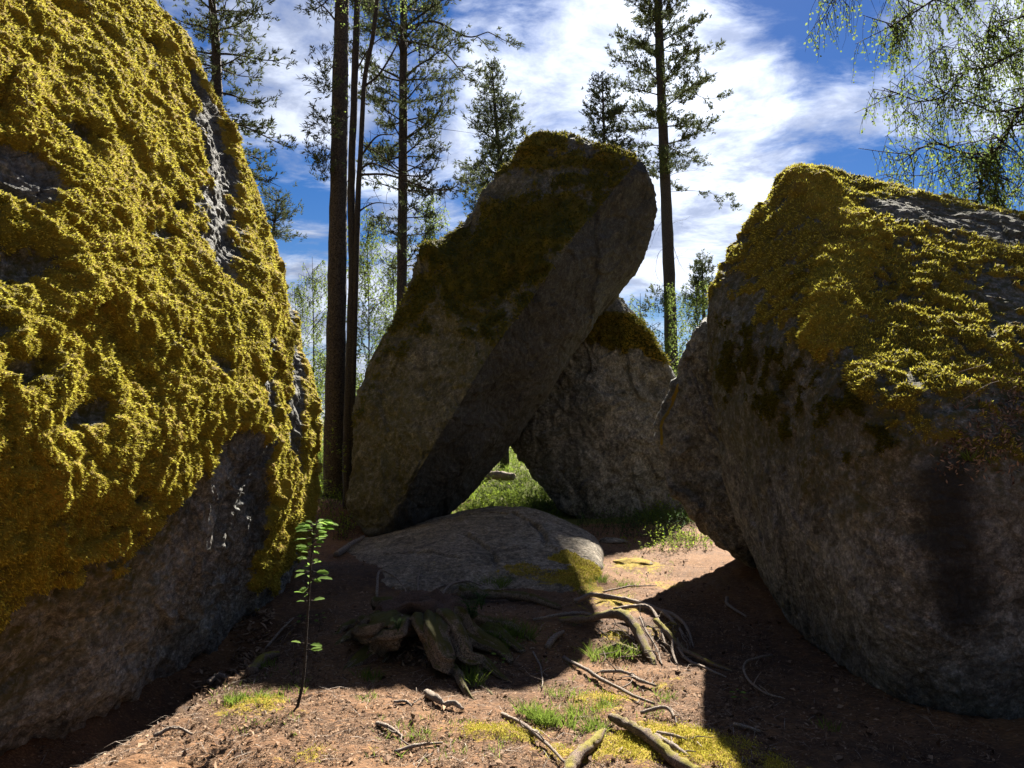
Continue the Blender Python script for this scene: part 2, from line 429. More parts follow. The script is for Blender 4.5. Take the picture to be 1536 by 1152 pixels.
M['moss_sprig'] = leaf_material('moss_sprigs', (0.25, 0.21, 0.02), (1.0, 0.80, 0.11), 0.3, rough=0.8)
M['moss_sprig_shade'] = leaf_material('shaded_moss_sprigs', (0.07, 0.075, 0.010), (0.22, 0.19, 0.025), 0.3, rough=0.8)  # shaded copy of the moss sprigs, shade put into a darker colour
M['chip'] = leaf_material('dry_leaf_litter', (0.08, 0.044, 0.028), (0.50, 0.34, 0.22), 0.1, rough=0.8)
# ------------------------------------------------------------------ ground
def seg_dist(p, pts):
    """distance of points p (N,k) to a polyline, any dimension"""
    pts = np.asarray(pts, float); p = np.asarray(p, float)
    best = np.full(len(p), 1e9)
    if len(pts) == 1: return np.linalg.norm(p - pts[0], axis=1)
    for a, b in zip(pts[:-1], pts[1:]):
        ab = b - a; L = max(float(ab @ ab), 1e-9)
        t = np.clip(((p - a) @ ab) / L, 0, 1)
        best = np.minimum(best, np.linalg.norm(p - (a + t[:, None] * ab), axis=1))
    return best

def G2(px, py):
    """point on the level ground under that pixel"""
    d = ray_dir(px, py); k = -CAM_H / d[2]; return np.array((d[0] * k, d[1] * k))

def base_height(x, y):
    p = np.stack([x, y, np.zeros_like(x)], 1)
    h = 0.05 * fbm(p, 0.5, 3, 5) + 0.016 * fbm(p, 2.3, 3, 9)
    h += 0.75 * sstep(y, 13, 24) + 1.2 * sstep(y, 24, 60) - 0.2 * sstep(y, 60, 200)
    h += 0.45 * np.exp(-(((x + 3.2) / 1.3) ** 2 + ((y - 12.3) / 1.8) ** 2))          # bank behind the left boulder
    pit = seg_dist(np.stack([x, y], 1), [(-3.4, 1.5), (-2.9, 3.2), (-2.35, 4.8), (-2.15, 6.0)])
    h -= 0.34 * np.exp(-(pit / 0.42) ** 2) * sstep(y, 7.2, 5.2)
    h += 0.07 * np.exp(-(((x + 1.9) / .8) ** 2 + ((y - 8.3) / .8) ** 2)) + 0.10 * np.exp(-(((x + 0.5) / 1.0) ** 2 + ((y - 6.2) / 0.6) ** 2))           # old stump mound
    h += 0.07 * np.exp(-(((x - 0.75) / 0.75) ** 2 + ((y - 5.95) / 0.38) ** 2))       # root plate on the right
    h -= 0.04 * np.exp(-(((x - 0.95) / 0.5) ** 2 + ((y - 5.35) / 0.2) ** 2))
    return h

def ground_z(x, y):
    return float(base_height(np.array([x], float), np.array([y], float))[0])

def gp(px, py, dz=0.0):
    """ground point (with relief) under a pixel"""
    g = G2(px, py)
    for _ in range(6):
        z = ground_z(g[0], g[1]); d = ray_dir(px, py); k = (z - CAM_H) / d[2]; g = np.array((d[0] * k, d[1] * k))
    return np.array((g[0], g[1], ground_z(g[0], g[1]) + dz + .02))

def make_ground():
    rows = [0.0, 0.6, 1.2, 1.8, 2.3]
    r = 2.6
    while r < 16: rows.append(r); r += max(0.0016 * r * r * 0.9, 0.012)
    while r < 1500: rows.append(r); r *= 1.04
    rows = np.array(rows)
    mid = np.linspace(math.radians(-38), math.radians(38), 560)
    side = np.linspace(math.radians(38), math.radians(322), 70)[1:-1]
    th = np.concatenate([mid, side]); nT = len(th); nR = len(rows)
    X = rows[:, None] * np.sin(th)[None]; Y = rows[:, None] * np.cos(th)[None]
    x, y = X.ravel(), Y.ravel()
    z = base_height(x, y)
    p = np.stack([x, y, z], 1)
    rr = np.hypot(x, y); near = sstep(rr, 16, 9)
    # moss patches, green patches, bare soil (places measured on the photograph)
    def patch(lst):
        a = np.zeros(len(x))
        for px, py, w, hgt, s in lst:
            c = G2(px, py); wx = w / FPX * c[1]; wy = hgt * c[1] ** 2 / (CAM_H * FPX)
            a = np.maximum(a, s * np.exp(-(((x - c[0]) / wx) ** 2 + ((y - c[1]) / wy) ** 2)))
        return a
    moss = patch([(1060, 1140, 130, 50, 1.0), (1150, 1150, 60, 30, .8), (940, 1100, 90, 45, 0.85), (1010, 960, 50, 16, .5), (870, 1130, 60, 24, .7), (480, 1140, 80, 16, .5), (540, 1085, 50, 14, .45), (930, 1000, 50, 10, .5), (700, 1100, 60, 14, .7), (640, 1090, 50, 10, .6), (880, 880, 26, 22, 1.0), (960, 850, 40, 14, 1.0), (930, 915, 60, 16, .7),
                  (590, 1130, 80, 30, .5), (420, 1060, 90, 40, .5), (1000, 1030, 50, 12, .55), (930, 1050, 60, 12, .5), (330, 1120, 80, 20, .55), (1000, 880, 40, 10, .5), (790, 1100, 60, 14, .6), (920, 968, 26, 8, .8)])
    moss = np.clip(moss * (.75 + .6 * fbm(p, 3.0, 4, 35)) + 0.30 * fbm(p, 1.4, 4, 33) * near, 0, 1)
    far = sstep(y + .5 * fbm(p, .8, 3, 47), 12.0, 12.8)
    moss = np.maximum(moss, far * np.clip(0.8 + 0.5 * fbm(p, 0.35, 3, 41), 0, 1))
    green = np.clip(far * 0.85 + patch([(830, 1090, 70, 26, .8), (1030, 800, 60, 22, .9), (760, 960, 60, 24, .7), (720, 880, 50, 15, .6)]), 0, 1)
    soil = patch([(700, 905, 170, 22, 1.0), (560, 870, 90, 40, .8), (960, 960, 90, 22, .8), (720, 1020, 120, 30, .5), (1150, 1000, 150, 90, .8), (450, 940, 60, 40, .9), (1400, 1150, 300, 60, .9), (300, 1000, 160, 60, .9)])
    f = near
    micro = 0.012 * (1 - np.abs(fbm(p, 7, 3, 55))) + 0.010 * fbm(p, 9, 3, 50) + 0.006 * fbm(p, 31, 2, 60) + 0.016 * np.abs(fbm(p, 5, 2, 70))
    puff = (0.020 * (1 - np.abs(perlin(p, 7, 80))) + 0.012 * (1 - np.abs(perlin(p, 19, 81)))) * sstep(moss, 0.35, 0.7)
    z = z + (micro + puff) * f
    V = np.stack([x, y, z], 1)
    i = np.arange(nR - 1)[:, None] * nT; j = np.arange(nT)[None]
    q = np.stack([i + j, i + nT + j, i + nT + (j + 1) % nT, i + (j + 1) % nT], -1).reshape(-1, 4)[nT:]   # drop the degenerate centre ring
    V[:nT] = (0, 0, z[0])
    k = np.arange(nT); tri = np.stack([np.zeros(nT, int), nT + k, nT + (k + 1) % nT], -1)
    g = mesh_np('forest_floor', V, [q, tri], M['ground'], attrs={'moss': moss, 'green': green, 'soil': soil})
    tag(g, kind='structure')
    GM.update(V=V, m=moss * (rr < 12) * (np.abs(x) < .72 * y) * (x * 0 + 1) / np.maximum(rr, 2) ** .5 * sstep(moss, .45, .7))
    return g
GM = {}
ground = make_ground()


# ------------------------------------------------------------------ boulders
class Boulder:
    """rounded convex body from corner points; the surface is refined where it shows and then given relief"""
    def __init__(self, pts, p=26, centre=None):
        pts = np.asarray(pts, float)
        bm = bmesh.new()
        for q in pts: bm.verts.new(q)
        bmesh.ops.convex_hull(bm, input=bm.verts[:])
        bm.normal_update()
        self.c = pts.mean(0) if centre is None else np.asarray(centre, float)
        N, H = [], []
        for f in bm.faces:
            n = np.array(f.normal); a = f.calc_area()
            if a < 1e-6: continue
            o = np.array(f.verts[0].co)
            if n @ (o - self.c) < 0: n = -n
            h = n @ (o - self.c)
            for k in range(len(N)):
                if N[k] @ n > 0.9990: H[k] = min(H[k], h); break
            else:
                N.append(n); H.append(h)
        bm.free()
        self.N = np.array(N); self.H = np.array(H); self.p = p
    def F(self, X):
        """(F, gradient) about the centre; surface where F = 1"""
        s = np.maximum((X - self.c) @ (self.N / self.H[:, None]).T, 0)
        m = s.max(1)[:, None] + 1e-9
        e = (s / m) ** (self.p - 1)
        S = (e * (s / m)).sum(1)
        F = m[:, 0] * S ** (1 / self.p)
        g = e @ (self.N / self.H[:, None])
        return F, g / (np.linalg.norm(g, axis=1)[:, None] + 1e-12)
    def project(self, X):
        F, _ = self.F(X); return self.c + (X - self.c) / F[:, None]
    def hit(self, px, py):
        """first point of the body along the sight line of a pixel, for placing marks"""
        d = ray_dir(px, py); t = np.linspace(0.5, 20, 4000)
        X = np.array((0, 0, CAM_H)) + d * t[:, None]
        F, _ = self.F(X); k = np.argmax(F < 1)
        if F[k] >= 1: k = np.argmin(F)
        return X[k]
    def refine(self, target=1.25, hidden=0.12, maxit=16, limit=330000):
        bm = bmesh.new(); bmesh.ops.create_icosphere(bm, subdivisions=4, radius=1.0)
        V = np.array([v.co[:] for v in bm.verts]) + self.c; T = np.array([[v.index for v in f.verts] for f in bm.faces]); bm.free()
        V = self.project(V)
        cam0 = np.array((0, 0, CAM_H)); f = FPX / 1.5
        for it in range(maxit):
            E = np.sort(np.concatenate([T[:, [0, 1]], T[:, [1, 2]], T[:, [2, 0]]]), 1)
            key = E[:, 0].astype(np.int64) * (len(V) + 1) + E[:, 1]
            uk, inv = np.unique(key, return_inverse=True)
            a = (uk // (len(V) + 1)).astype(int); b = (uk % (len(V) + 1)).astype(int)
            mid = (V[a] + V[b]) / 2
            _, nr = self.F(mid)
            view = cam0 - mid; dist = np.linalg.norm(view, axis=1); fac = (nr * view).sum(1) / dist
            L = np.linalg.norm(V[a] - V[b], axis=1) / dist * f
            inside = (mid[:, 1] > 0.3) & (np.abs(mid[:, 0] / np.maximum(mid[:, 1], .3)) < 0.74) & ((mid[:, 2] - CAM_H) / np.maximum(mid[:, 1], .3) < 0.66)
            w = np.where((fac > -0.22) & inside, 1.0, hidden)
            mark = L * w > target * 1.35
            if not mark.any() or len(T) > limit * 2: break
            mi = np.full(len(uk), -1); mi[mark] = len(V) + np.arange(mark.sum())
            V = np.vstack([V, self.project(mid[mark])])
            n = len(T); m = np.stack([mi[inv[:n]], mi[inv[n:2 * n]], mi[inv[2 * n:]]], 1)
            cnt = (m >= 0).sum(1); out = [T[cnt == 0]]
            t, q = T[cnt == 3], m[cnt == 3]
            out += [np.stack([t[:, 0], q[:, 0], q[:, 2]], 1), np.stack([q[:, 0], t[:, 1], q[:, 1]], 1), np.stack([q[:, 2], q[:, 1], t[:, 2]], 1), q]
            t, q = T[cnt == 1], m[cnt == 1]; r = np.argmax(q >= 0, 1); k = np.arange(len(t))
            A, B, C_, D = t[k, r], t[k, (r + 1) % 3], t[k, (r + 2) % 3], q[k, r]
            out += [np.stack([A, D, C_], 1), np.stack([D, B, C_], 1)]
            t, q = T[cnt == 2], m[cnt == 2]; r = np.argmin(q, 1); k = np.arange(len(t))   # edge r is whole
            A, B, C_ = t[k, r], t[k, (r + 1) % 3], t[k, (r + 2) % 3]; D, E_ = q[k, (r + 1) % 3], q[k, (r + 2) % 3]
            out += [np.stack([C_, E_, D], 1), np.stack([A, B, D], 1), np.stack([A, D, E_], 1)]
            T = np.vstack(out)
        _, N = self.F(V)
        return V, T, N

def puffs(p, th, seed=0):
    """moss relief: soft cushions with creases, finer clumps on them"""
    w = p + 0.05 * np.stack([perlin(p, 5, seed + 1), perlin(p, 5, seed + 2), perlin(p, 5, seed + 3)], 1)
    v = .55 + .9 * sstep(perlin(p, 1.1, seed + 9), -.35, .45)
    b = (1 - np.abs(perlin(w, 6.5, seed))) * 0.022 * v + (1 - np.abs(perlin(w, 14, seed + 5))) * 0.020 * v + (1 - np.abs(perlin(p, 34, seed + 6))) * 0.013 + perlin(p, 75, seed + 7) * 0.005
    return (b - .025) * th

def rock_relief(p, seed=0, s=1.0):
    w = p + 0.25 * np.stack([perlin(p, 1.3, seed + 51), perlin(p, 1.3, seed + 52), perlin(p, 1.3, seed + 53)], 1)
    r = 0.09 * fbm(p, 0.55, 3, seed) + 0.05 * fbm(w, 1.7, 3, seed + 11)
    k = fbm(w * np.array((1, 1, .45)), 2.4, 3, seed + 20)                                   # flaked steps
    r = r + 0.035 * (np.floor(k * 3) + sstep(k * 3 - np.floor(k * 3), .0, .25)) / 3
    r = r + 0.016 * (1 - 2 * np.abs(perlin(w, 5.5, seed + 29))) + 0.013 * fbm(p, 11, 3, seed + 31) + 0.005 * fbm(p, 48, 2, seed + 41)
    r = r + .010 * (1 - 2 * np.abs(perlin(w, 17, seed + 64)))
    v1, e1 = worley(w * np.array((1, 1, .6)), 1.9, seed + 61); v2, e2 = worley(w, 5.5, seed + 62)
    r = r + .05 * v1 + .018 * v2
    return (r - .03) * s

SPRIGS = []
def sprigs(V, T, N, wgt, count, size, seed, dark=False):
    """short moss shoots over the mossy part of a rock surface, as leaf-sized faces"""
    g = np.random.default_rng(seed)
    A, B, C_ = V[T[:, 0]], V[T[:, 1]], V[T[:, 2]]
    nn = np.cross(B - A, C_ - A); ar = np.linalg.norm(nn, axis=1) / 2
    c = (A + B + C_) / 3; dist = np.linalg.norm(c - np.array((0, 0, CAM_H)), axis=1)
    nf = N[T[:, 0]]; fac = (nf * (np.array((0, 0, CAM_H)) - c)).sum(1) / dist
    inside = (c[:, 1] > 0.3) & (np.abs(c[:, 0] / np.maximum(c[:, 1], .3)) < 0.72) & ((c[:, 2] - CAM_H) / np.maximum(c[:, 1], .3) < 0.64)
    w = ar / dist ** 2 * wgt[T].mean(1) * np.where(fac > -0.25, np.clip(fac + .4, 0.15, 1), 0) * inside
    idx = g.choice(len(T), count, p=w / w.sum())
    u = g.random((count, 2)); fl = u.sum(1) > 1; u[fl] = 1 - u[fl]
    p = A[idx] + (B[idx] - A[idx]) * u[:, :1] + (C_[idx] - A[idx]) * u[:, 1:]
    n = nf[idx]
    d = n * .8 + 0.6 * rand_dirs(count, g) + np.array((0, 0, -0.45))
    L = size * 1.35 * (0.6 + 0.8 * g.random(count)) * (dist[idx] / 6) ** 0.5
    mb = MB(); mb.blades(p - n * 0.004, d, rand_dirs(count, g), L, L * 0.27, a=g.random(count) ** 1.5)
    return mb
# ---- left boulder: huge, leaning over the hollow on the left, covered in golden moss
lp = []
for z, row in {-0.35: [(-3.6, 2.3), (-2.95, 3.4), (-2.62, 4.6), (-2.40, 5.7), (-2.2, 6.8), (-2.38, 8.2)],
               0.35: [(-3.1, 2.2), (-2.6, 3.1), (-2.30, 4.1), (-2.05, 5.2), (-1.9, 6.4), (-2.14, 8.3)],
               1.35: [(-2.8, 2.1), (-2.38, 3.0), (-2.05, 4.0), (-1.87, 5.0), (-1.78, 6.4), (-2.03, 8.35), (-2.6, 9.3)],
               3.0: [(-3.2, 2.2), (-2.9, 3.1), (-2.62, 4.1), (-2.45, 5.1), (-2.30, 6.6), (-2.30, 8.4), (-3.0, 9.3)],
               4.5: [(-4.0, 2.6), (-3.6, 3.6), (-3.25, 4.9), (-2.95, 6.6), (-2.72, 8.3), (-3.4, 9.0)],
               6.0: [(-4.9, 3.3), (-4.3, 5.0), (-3.85, 6.7), (-3.5, 8.1)],
               7.3: [(-5.9, 4.5), (-5.2, 6.8), (-5.0, 7.9)]}.items():
    lp += [(x, y, z) for x, y in row]
lp += [(-8, 1.5, -0.3), (-8.5, 1.8, 4), (-8, 10, -0.3), (-8, 10, 5), (-7, 5, 7.6), (-7, 8, 7.4)]
B = Boulder(lp, p=34, centre=(-5.0, 5.6, 2.6))
V, T, N = B.refine(1.2)
yy, zz_ = V[:, 1], V[:, 2]
def S(px, py): return B.hit(px, py)
def streak(pts, w):
    return seg_dist(V, [S(*q) for q in pts]) / w
bnd = [S(*q) for q in ((0, 930), (90, 900), (180, 840), (215, 790), (260, 760), (310, 700), (350, 670), (395, 690))]
ys = np.array([b[1] for b in bnd]); zs = np.array([b[2] for b in bnd]); o = np.argsort(ys)
zb = np.interp(yy, ys[o], zs[o])
zb = zb - sstep(yy, ys.max() - 0.15, ys.max() + 0.3) * 1.15
n_low = fbm(V, 1.6, 4, 101); n_mid = fbm(V, 4.5, 3, 111)
moss = sstep(zz_ - zb + 0.22 * n_low + 0.10 * n_mid, -0.08, 0.14)
# scoured holes where thinner, darker growth or bare stone shows
W = np.stack([yy * 0.8 + zz_ * 0.5, zz_ * 1.15 - yy * 0.35, V[:, 0]], 1)
hole = fbm(W, 0.95, 3, 131) + 0.35 * n_mid
hole = sstep(hole, 0.58, 0.82)
bare = np.zeros(len(V))
for pts, w in (([(285, 120), (310, 200), (325, 300), (320, 380)], 0.30), ([(398, 520), (402, 600), (400, 680)], 0.14), ([(428, 440), (438, 560), (440, 660), (452, 700)], 0.17),
               ([(0, 230), (25, 260)], 0.20), ([(390, 700), (385, 800)], 0.2)):
    d = streak(pts, w); bare = np.maximum(bare, sstep(d + 0.6 * n_mid, 1.25, 0.55))
n_f = fbm(V, 13, 2, 171)
pit = np.zeros(len(V))
for px, py, w in ((20, 400, .15), (10, 250, .2), (110, 200, .13), (240, 355, .13), (335, 190, .13), (130, 620, .14), (340, 330, .14), (215, 70, .1), (25, 560, .12)):
    c = S(px, py); e_ = V - c; rr_ = np.sqrt((e_[:, 0] / 1.5) ** 2 + ((e_[:, 1] * .9 + e_[:, 2] * .45) / 1.5) ** 2 + ((e_[:, 2] - e_[:, 1] * .3) / .6) ** 2) / w; pit = np.maximum(pit, np.exp(-np.maximum(rr_ + .5 * n_mid + .35 * n_f, 0) ** 2))
th = moss * (1 - 0.92 * hole) * (1 - bare) * (1 - 0.85 * sstep(pit + .15 * n_mid, .3, .7))
th *= .72 + .36 * sstep(n_mid + .7 * n_f, -.55, .25)
disp = rock_relief(V, 5, 0.9) + th * 0.06 + puffs(V, np.clip(th * 1.2, 0, 1), 11) * 1.0 - 0.06 * pit - 0.02 * hole * moss
disp += 0.025 * fbm(W, 2.2, 2, 151) * moss
disp += bare * (0.008 * fbm(np.stack([V[:, 0] * 3, V[:, 1] * 3, V[:, 2] * 0.8], 1), 4, 3, 161))
Vd = V + N * disp[:, None]
tint = np.clip(moss * 0.9 + sstep(zz_ - zb + 0.5 * n_low, -0.75, -0.05) * sstep(yy, 6.2, 4.6) * 1.0, 0, 1) * (1 - 0.8 * bare)
left_boulder = empty('boulder', (-3.2, 5.5, -0.2))
tag(left_boulder, 'huge boulder on the left, its sunlit face thickly covered in golden yellow moss', 'boulder', 'mossy granite boulders')
mesh_np('rock', Vd, T, M['rock_left'], left_boulder, True, {'moss': th, 'tint': tint, 'darken': .45 * bare, 'green': np.clip(hole * .6 + pit * .6, 0, .7)})  # bare streaks get a darker stone colour
sp = sprigs(Vd, T, N, sstep(th, .3, .7), 210000, 0.0155, 1)
tag(sp.build('moss', M['moss_sprig'], left_boulder), kind='stuff')

# ---- leaning boulder in the middle
def A_(px, py, Y): return tuple(at(px, py, Y))
front = [(525, 690, 10.6), (518, 770, 10.3), (541, 590, 10.9), (590, 495, 11.0), (622, 410, 11.1), (668, 366, 11.2), (720, 290, 11.2), (782, 240, 11.2), (818, 198, 11.2), (838, 202, 11.1), (948, 226, 10.8)]
edge_ = [(955, 232, 10.55), (882, 316, 10.2), (812, 424, 9.9), (735, 526, 9.8), (682, 624, 9.75), (622, 722, 9.8), (580, 800, 10.0), (548, 808, 10.1), (604, 812, 10.15)]
under = [(978, 275, 10.7), (990, 312, 10.8), (972, 385, 11.0), (908, 464, 11.3), (862, 520, 11.5), (812, 585, 11.6), (765, 650, 11.6), (730, 712, 11.5), (692, 762, 11.4), (640, 800, 11.2)]
back = [(560, 640, 13.2), (640, 430, 13.6), (830, 240, 13.6), (940, 300, 13.4), (900, 450, 13.3), (700, 740, 13.0), (600, 800, 12.8)]
B = Boulder([A_(q[0], q[1], q[2] + .5) for q in front + edge_ + under + back], p=80)
V, T, N = B.refine(1.35)
def bumpat(px, py, w, amp, aniso=(1, 1, 1)):
    c = B.hit(px, py); return amp * np.exp(-(((V - c) / (w * np.array(aniso))) ** 2).sum(1))
ridge = [B.hit(*q[:2]) for q in edge_[:7]]
n1 = fbm(V, 1.1, 4, 201); n2 = fbm(V, 5, 3, 211)
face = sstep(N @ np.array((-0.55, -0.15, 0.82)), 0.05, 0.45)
mtop = sstep(V[:, 2] + 0.9 * n1 + .5 * n2, 1.9, 4.2)
n3 = fbm(V, 14, 3, 221)
moss = face * mtop * sstep(n1 * 1.3 + 0.7 * n2 + .4 * n3, -0.45, 0.35) * 0.8
moss *= 1 - .8 * sstep(seg_dist(V, [B.hit(*q) for q in ((770, 275), (810, 240), (840, 235))]) + .25 * n1 + .1 * n2, .55, .25)
moss = np.maximum(moss, sstep(seg_dist(V, [B.hit(*q) for q in ((700, 380), (760, 400), (840, 330), (700, 430), (760, 330))]) + .3 * n1 + .15 * n2, 0.6, 0.2) * face * .9)
moss = np.maximum(moss, sstep(seg_dist(V, [B.hit(660, 382), B.hit(668, 372)]), 0.25, 0.1))
sk = sstep(seg_dist(V, [B.hit(*q) for q in ((535, 640), (560, 580), (600, 500), (650, 395))]) + .3 * n1, .45, .1)
moss = np.maximum(moss, sk * 0.55 * sstep(n2, -.5, .3))
top = sstep(V[:, 2], 5.2, 5.6)
moss = np.maximum(moss, top * face * sstep(n2 + n1, -.9, 0) * .8)
disp = rock_relief(V, 25, .62 + .25 * face) + moss * 0.035 + puffs(V, moss, 22) * 0.8
disp += bumpat(655, 385, .28, .16) + bumpat(700, 330, .35, -.14) + bumpat(800, 215, .3, .10) + bumpat(580, 745, .4, .07) + bumpat(760, 470, .5, -.1, (1.4, 1, 1.4)) + bumpat(880, 240, .3, .05)
strat = perlin(np.stack([(V[:, 0] * 0.62 - V[:, 2] * 0.78) * 1.0, V[:, 1] * .8, (V[:, 0] * .78 + V[:, 2] * .62) * 0.16], 1), 2.6, 241)
disp += (1 - face) * 0.07 * strat
Vd = V + N * disp[:, None]
tint = np.clip(face * 1.0 * sstep(n1 + .4 * n2, -1.1, .2) + .25 * sstep(n1, 0, .5) * (V[:, 2] < 2), 0, 1)
leaning = empty('boulder', (-0.9, 11.0, 0))
tag(leaning, 'tall leaning boulder in the middle, propped at a slant above the flat rock', 'boulder', 'mossy granite boulders')
mesh_np('rock', Vd, T, M['rock_mid'], leaning, True, {'moss': moss, 'tint': tint * .8, 'darken': 0.66 * (1 - face), 'green': np.clip(0.85 - top * .3 + .3 * n2, 0, 1)})  # near-black underside: shade painted into the stone colour
sp = sprigs(Vd, T, N, sstep(moss, .35, .7), 16000, 0.03, 2)
tag(sp.build('moss', M['moss_sprig_shade'], leaning), kind='stuff')

# ---- supporting boulder behind on the right
pts = [(903, 444, 12.0), (935, 452, 12.1), (965, 505, 12.2), (1008, 562, 12.3), (1012, 600, 12.3), (1010, 760, 12.4), (885, 790, 11.9), (842, 768, 12.0), (786, 702, 12.1), (748, 650, 12.1), (800, 590, 12.0), (850, 500, 12.1),
       (880, 470, 12.0), (1060, 790, 12.6), (930, 800, 12.0), (900, 600, 11.75), (880, 700, 11.75), (1000, 700, 12.1)]
pb = [(920, 450, 14.6), (1010, 580, 14.8), (1010, 790, 14.6), (860, 780, 14.5), (820, 640, 14.3)]
B = Boulder([A_(q[0], q[1], q[2] + 1.4) for q in pts + pb], p=40)
V, T, N = B.refine(1.35)
n1 = fbm(V, 1.3, 4, 301); n2 = fbm(V, 5, 3, 311)
moss = sstep(V[:, 2] + 0.35 * n1, 2.85, 3.2) * sstep(n1 + n2 * .6, -.8, 0)
moss *= 1 - sstep(V[:, 2], 3.5, 3.65) * .8
moss = np.maximum(moss, sstep(seg_dist(V, [B.hit(950, 500), B.hit(985, 525)]) + .15 * n2, .35, .15))
moss = np.maximum(moss, .45 * sstep(N[:, 2] + .3 * n2, .45, .8))
disp = rock_relief(V, 45, 1.0) + moss * .04 + puffs(V, moss, 32) * .8
def bumpat(px, py, w, amp, aniso=(1, 1, 1)):
    c = B.hit(px, py); return amp * np.exp(-(((V - c) / (w * np.array(aniso))) ** 2).sum(1))
disp += bumpat(810, 655, .35, .10) + bumpat(1000, 590, .3, -.08)
Vd = V + N * disp[:, None]
o = empty('boulder', (1.9, 13, 0.1))
tag(o, 'grey pointed boulder that props up the leaning one, lichen spotted with a mossy peak', 'boulder', 'mossy granite boulders')
mesh_np('rock', Vd, T, M['rock_prop'], o, True, {'moss': moss, 'tint': .35 * sstep(n1, -.2, .6), 'darken': 0 * n1, 'green': np.clip(.5 - (V[:, 0] > 1.9) * .4 + 0 * n1, 0, 1)})
sp = sprigs(Vd, T, N, sstep(moss, .35, .7), 6000, 0.03, 3)
tag(sp.build('moss', M['moss_sprig_shade'], o), kind='stuff')

# ---- right boulder: big block with a sunlit mossy slope
rp = [(1184, 238, 7.5), (1204, 240, 7.6), (1290, 335, 7.0), (1246, 440, 5.9), (1238, 500, 5.25), (1290, 590, 4.45), (1330, 640, 4.3),
      (1140, 298, 7.3), (1128, 345, 7.3), (1090, 400, 7.3), (1050, 458, 7.4), (1054, 560, 7.4), (1066, 650, 7.3), (1094, 770, 7.2), (1135, 868, 7.1),
      (1190, 955, 6.0), (1250, 1015, 5.1), (1310, 1056, 4.6), (1420, 1092, 4.35), (1536, 1105, 4.3), (1620, 1120, 4.4),
      (1200, 700, 5.2), (1230, 850, 4.9), (1300, 950, 4.45), (1400, 900, 4.05), (1400, 700, 4.1), (1500, 700, 4.0), (1560, 900, 4.1), (1700, 900, 4.2), (1700, 640, 4.3),
      (1350, 300, 9.0), (1440, 320, 9.1), (1536, 346, 9.1), (1700, 400, 8.8), (1536, 590, 4.3), (1800, 620, 4.4)]
rb = [(3.6, 10.5, 0), (3.6, 10, 3.0), (8, 10, 0), (8, 10, 3.2), (8, 4.5, 0), (8, 4.8, 1.8), (2.9, 8.6, 0)]
B = Boulder([A_(*q) for q in rp] + rb, p=90, centre=(4.4, 7.2, 1.5))
V, T, N = B.refine(1.3)
n1 = fbm(V, 1.1, 4, 401); n2 = fbm(V, 5, 3, 411)
S_ = B.hit
up = sstep(N[:, 2] + .12 * n1, .18, .5)
n3 = fbm(V, 13, 3, 421)
moss = up * sstep(n1 + .7 * n2 + .5 * n3 + .8 * up, -.2, .9)
low = sstep(V[:, 2] + .35 * n1 + .2 * n2, 1.30, 2.1)
moss *= low
lf = sstep(-(N @ np.array((.85, .5, 0))), .3, .7)
hang = sstep(V[:, 2] + .5 * n1 - .15 * (V[:, 1] - 5), 1.0, 2.0) * sstep(n2 * .8 + n1 * .6 + n3 * .5, -.7, .6) * .6 * sstep(seg_dist(V, [S_(*q) for q in ((1250, 560), (1180, 560), (1130, 640), (1160, 450), (1220, 380))]) + .4 * n1, 1.8, .5)
moss = np.maximum(moss, hang * (1 - .6 * up))
crest = sstep(seg_dist(V, [S_(*q) for q in ((1200, 262), (1290, 345), (1250, 440), (1245, 495))]) + .1 * n2, .28, .10)
moss = np.maximum(moss, crest)
moss *= .45 + .65 * sstep(n2 + .8 * n3 + .3 * n1 + crest, -.45, .45)
rocky = sstep(seg_dist(V, [S_(1380, 305), S_(1536, 345), S_(1600, 370)]) + .25 * n1 + .1 * n2, .6, .3)
moss *= 1 - .85 * rocky
pale = sstep(seg_dist(V, [S_(*q) for q in ((1200, 300), (1150, 370))]) + .3 * n1, .7, .3); moss *= 1 - .7 * pale * (1 - up)
W = np.stack([V[:, 0] * 1.2 + V[:, 2] * .6, V[:, 1], V[:, 2] * 1.3 - V[:, 0] * .3], 1)
roll = fbm(W, 1.5, 3, 431)
disp = rock_relief(V, 65, .5) + moss * .03 + puffs(V, np.clip(moss, 0, 1), 42) * .9 + -.008 * up + .02 * roll * up + .05 * crest + .05
def bumpat(px, py, w, amp, aniso=(1, 1, 1)):
    c = B.hit(px, py); return amp * np.exp(-(((V - c) / (w * np.array(aniso))) ** 2).sum(1))
disp += bumpat(1350, 610, .25, .04) + bumpat(1330, 420, .35, -.06) + bumpat(1250, 280, .2, .06)
crack = np.exp(-(seg_dist(V, [S_(*q) for q in ((1150, 730), (1165, 790), (1172, 850), (1180, 925))]) / .022) ** 2)
disp -= .06 * crack
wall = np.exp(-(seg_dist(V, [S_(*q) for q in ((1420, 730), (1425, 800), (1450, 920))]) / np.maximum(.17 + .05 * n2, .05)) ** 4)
disp -= .075
Vd = V + N * disp[:, None]
right_boulder = empty('boulder', (3.6, 6.5, 0))
tag(right_boulder, 'massive boulder on the right, mossy sloping top in sun and a dark bare front', 'boulder', 'mossy granite boulders')
tint = np.clip(.9 * up * (1 - rocky) + .8 * sstep(V[:, 2] + .4 * n1 + .15 * n2, .8, 1.6) + .25 * sstep(n1 + n2 * .5, .1, .6), 0, 1) * (1 - .6 * pale * (1 - up))
mesh_np('rock', Vd, T, M['rock_right'], right_boulder, True, {'moss': moss, 'tint': tint, 'darken': np.clip(.9 * wall + .35 * sstep(V[:, 2], .5, .1), 0, 1), 'green': np.clip(.40 - .45 * crest + .35 * n1 + .4 * (1 - up), 0, .9)})  # dark patch on the front, stone darker towards the foot
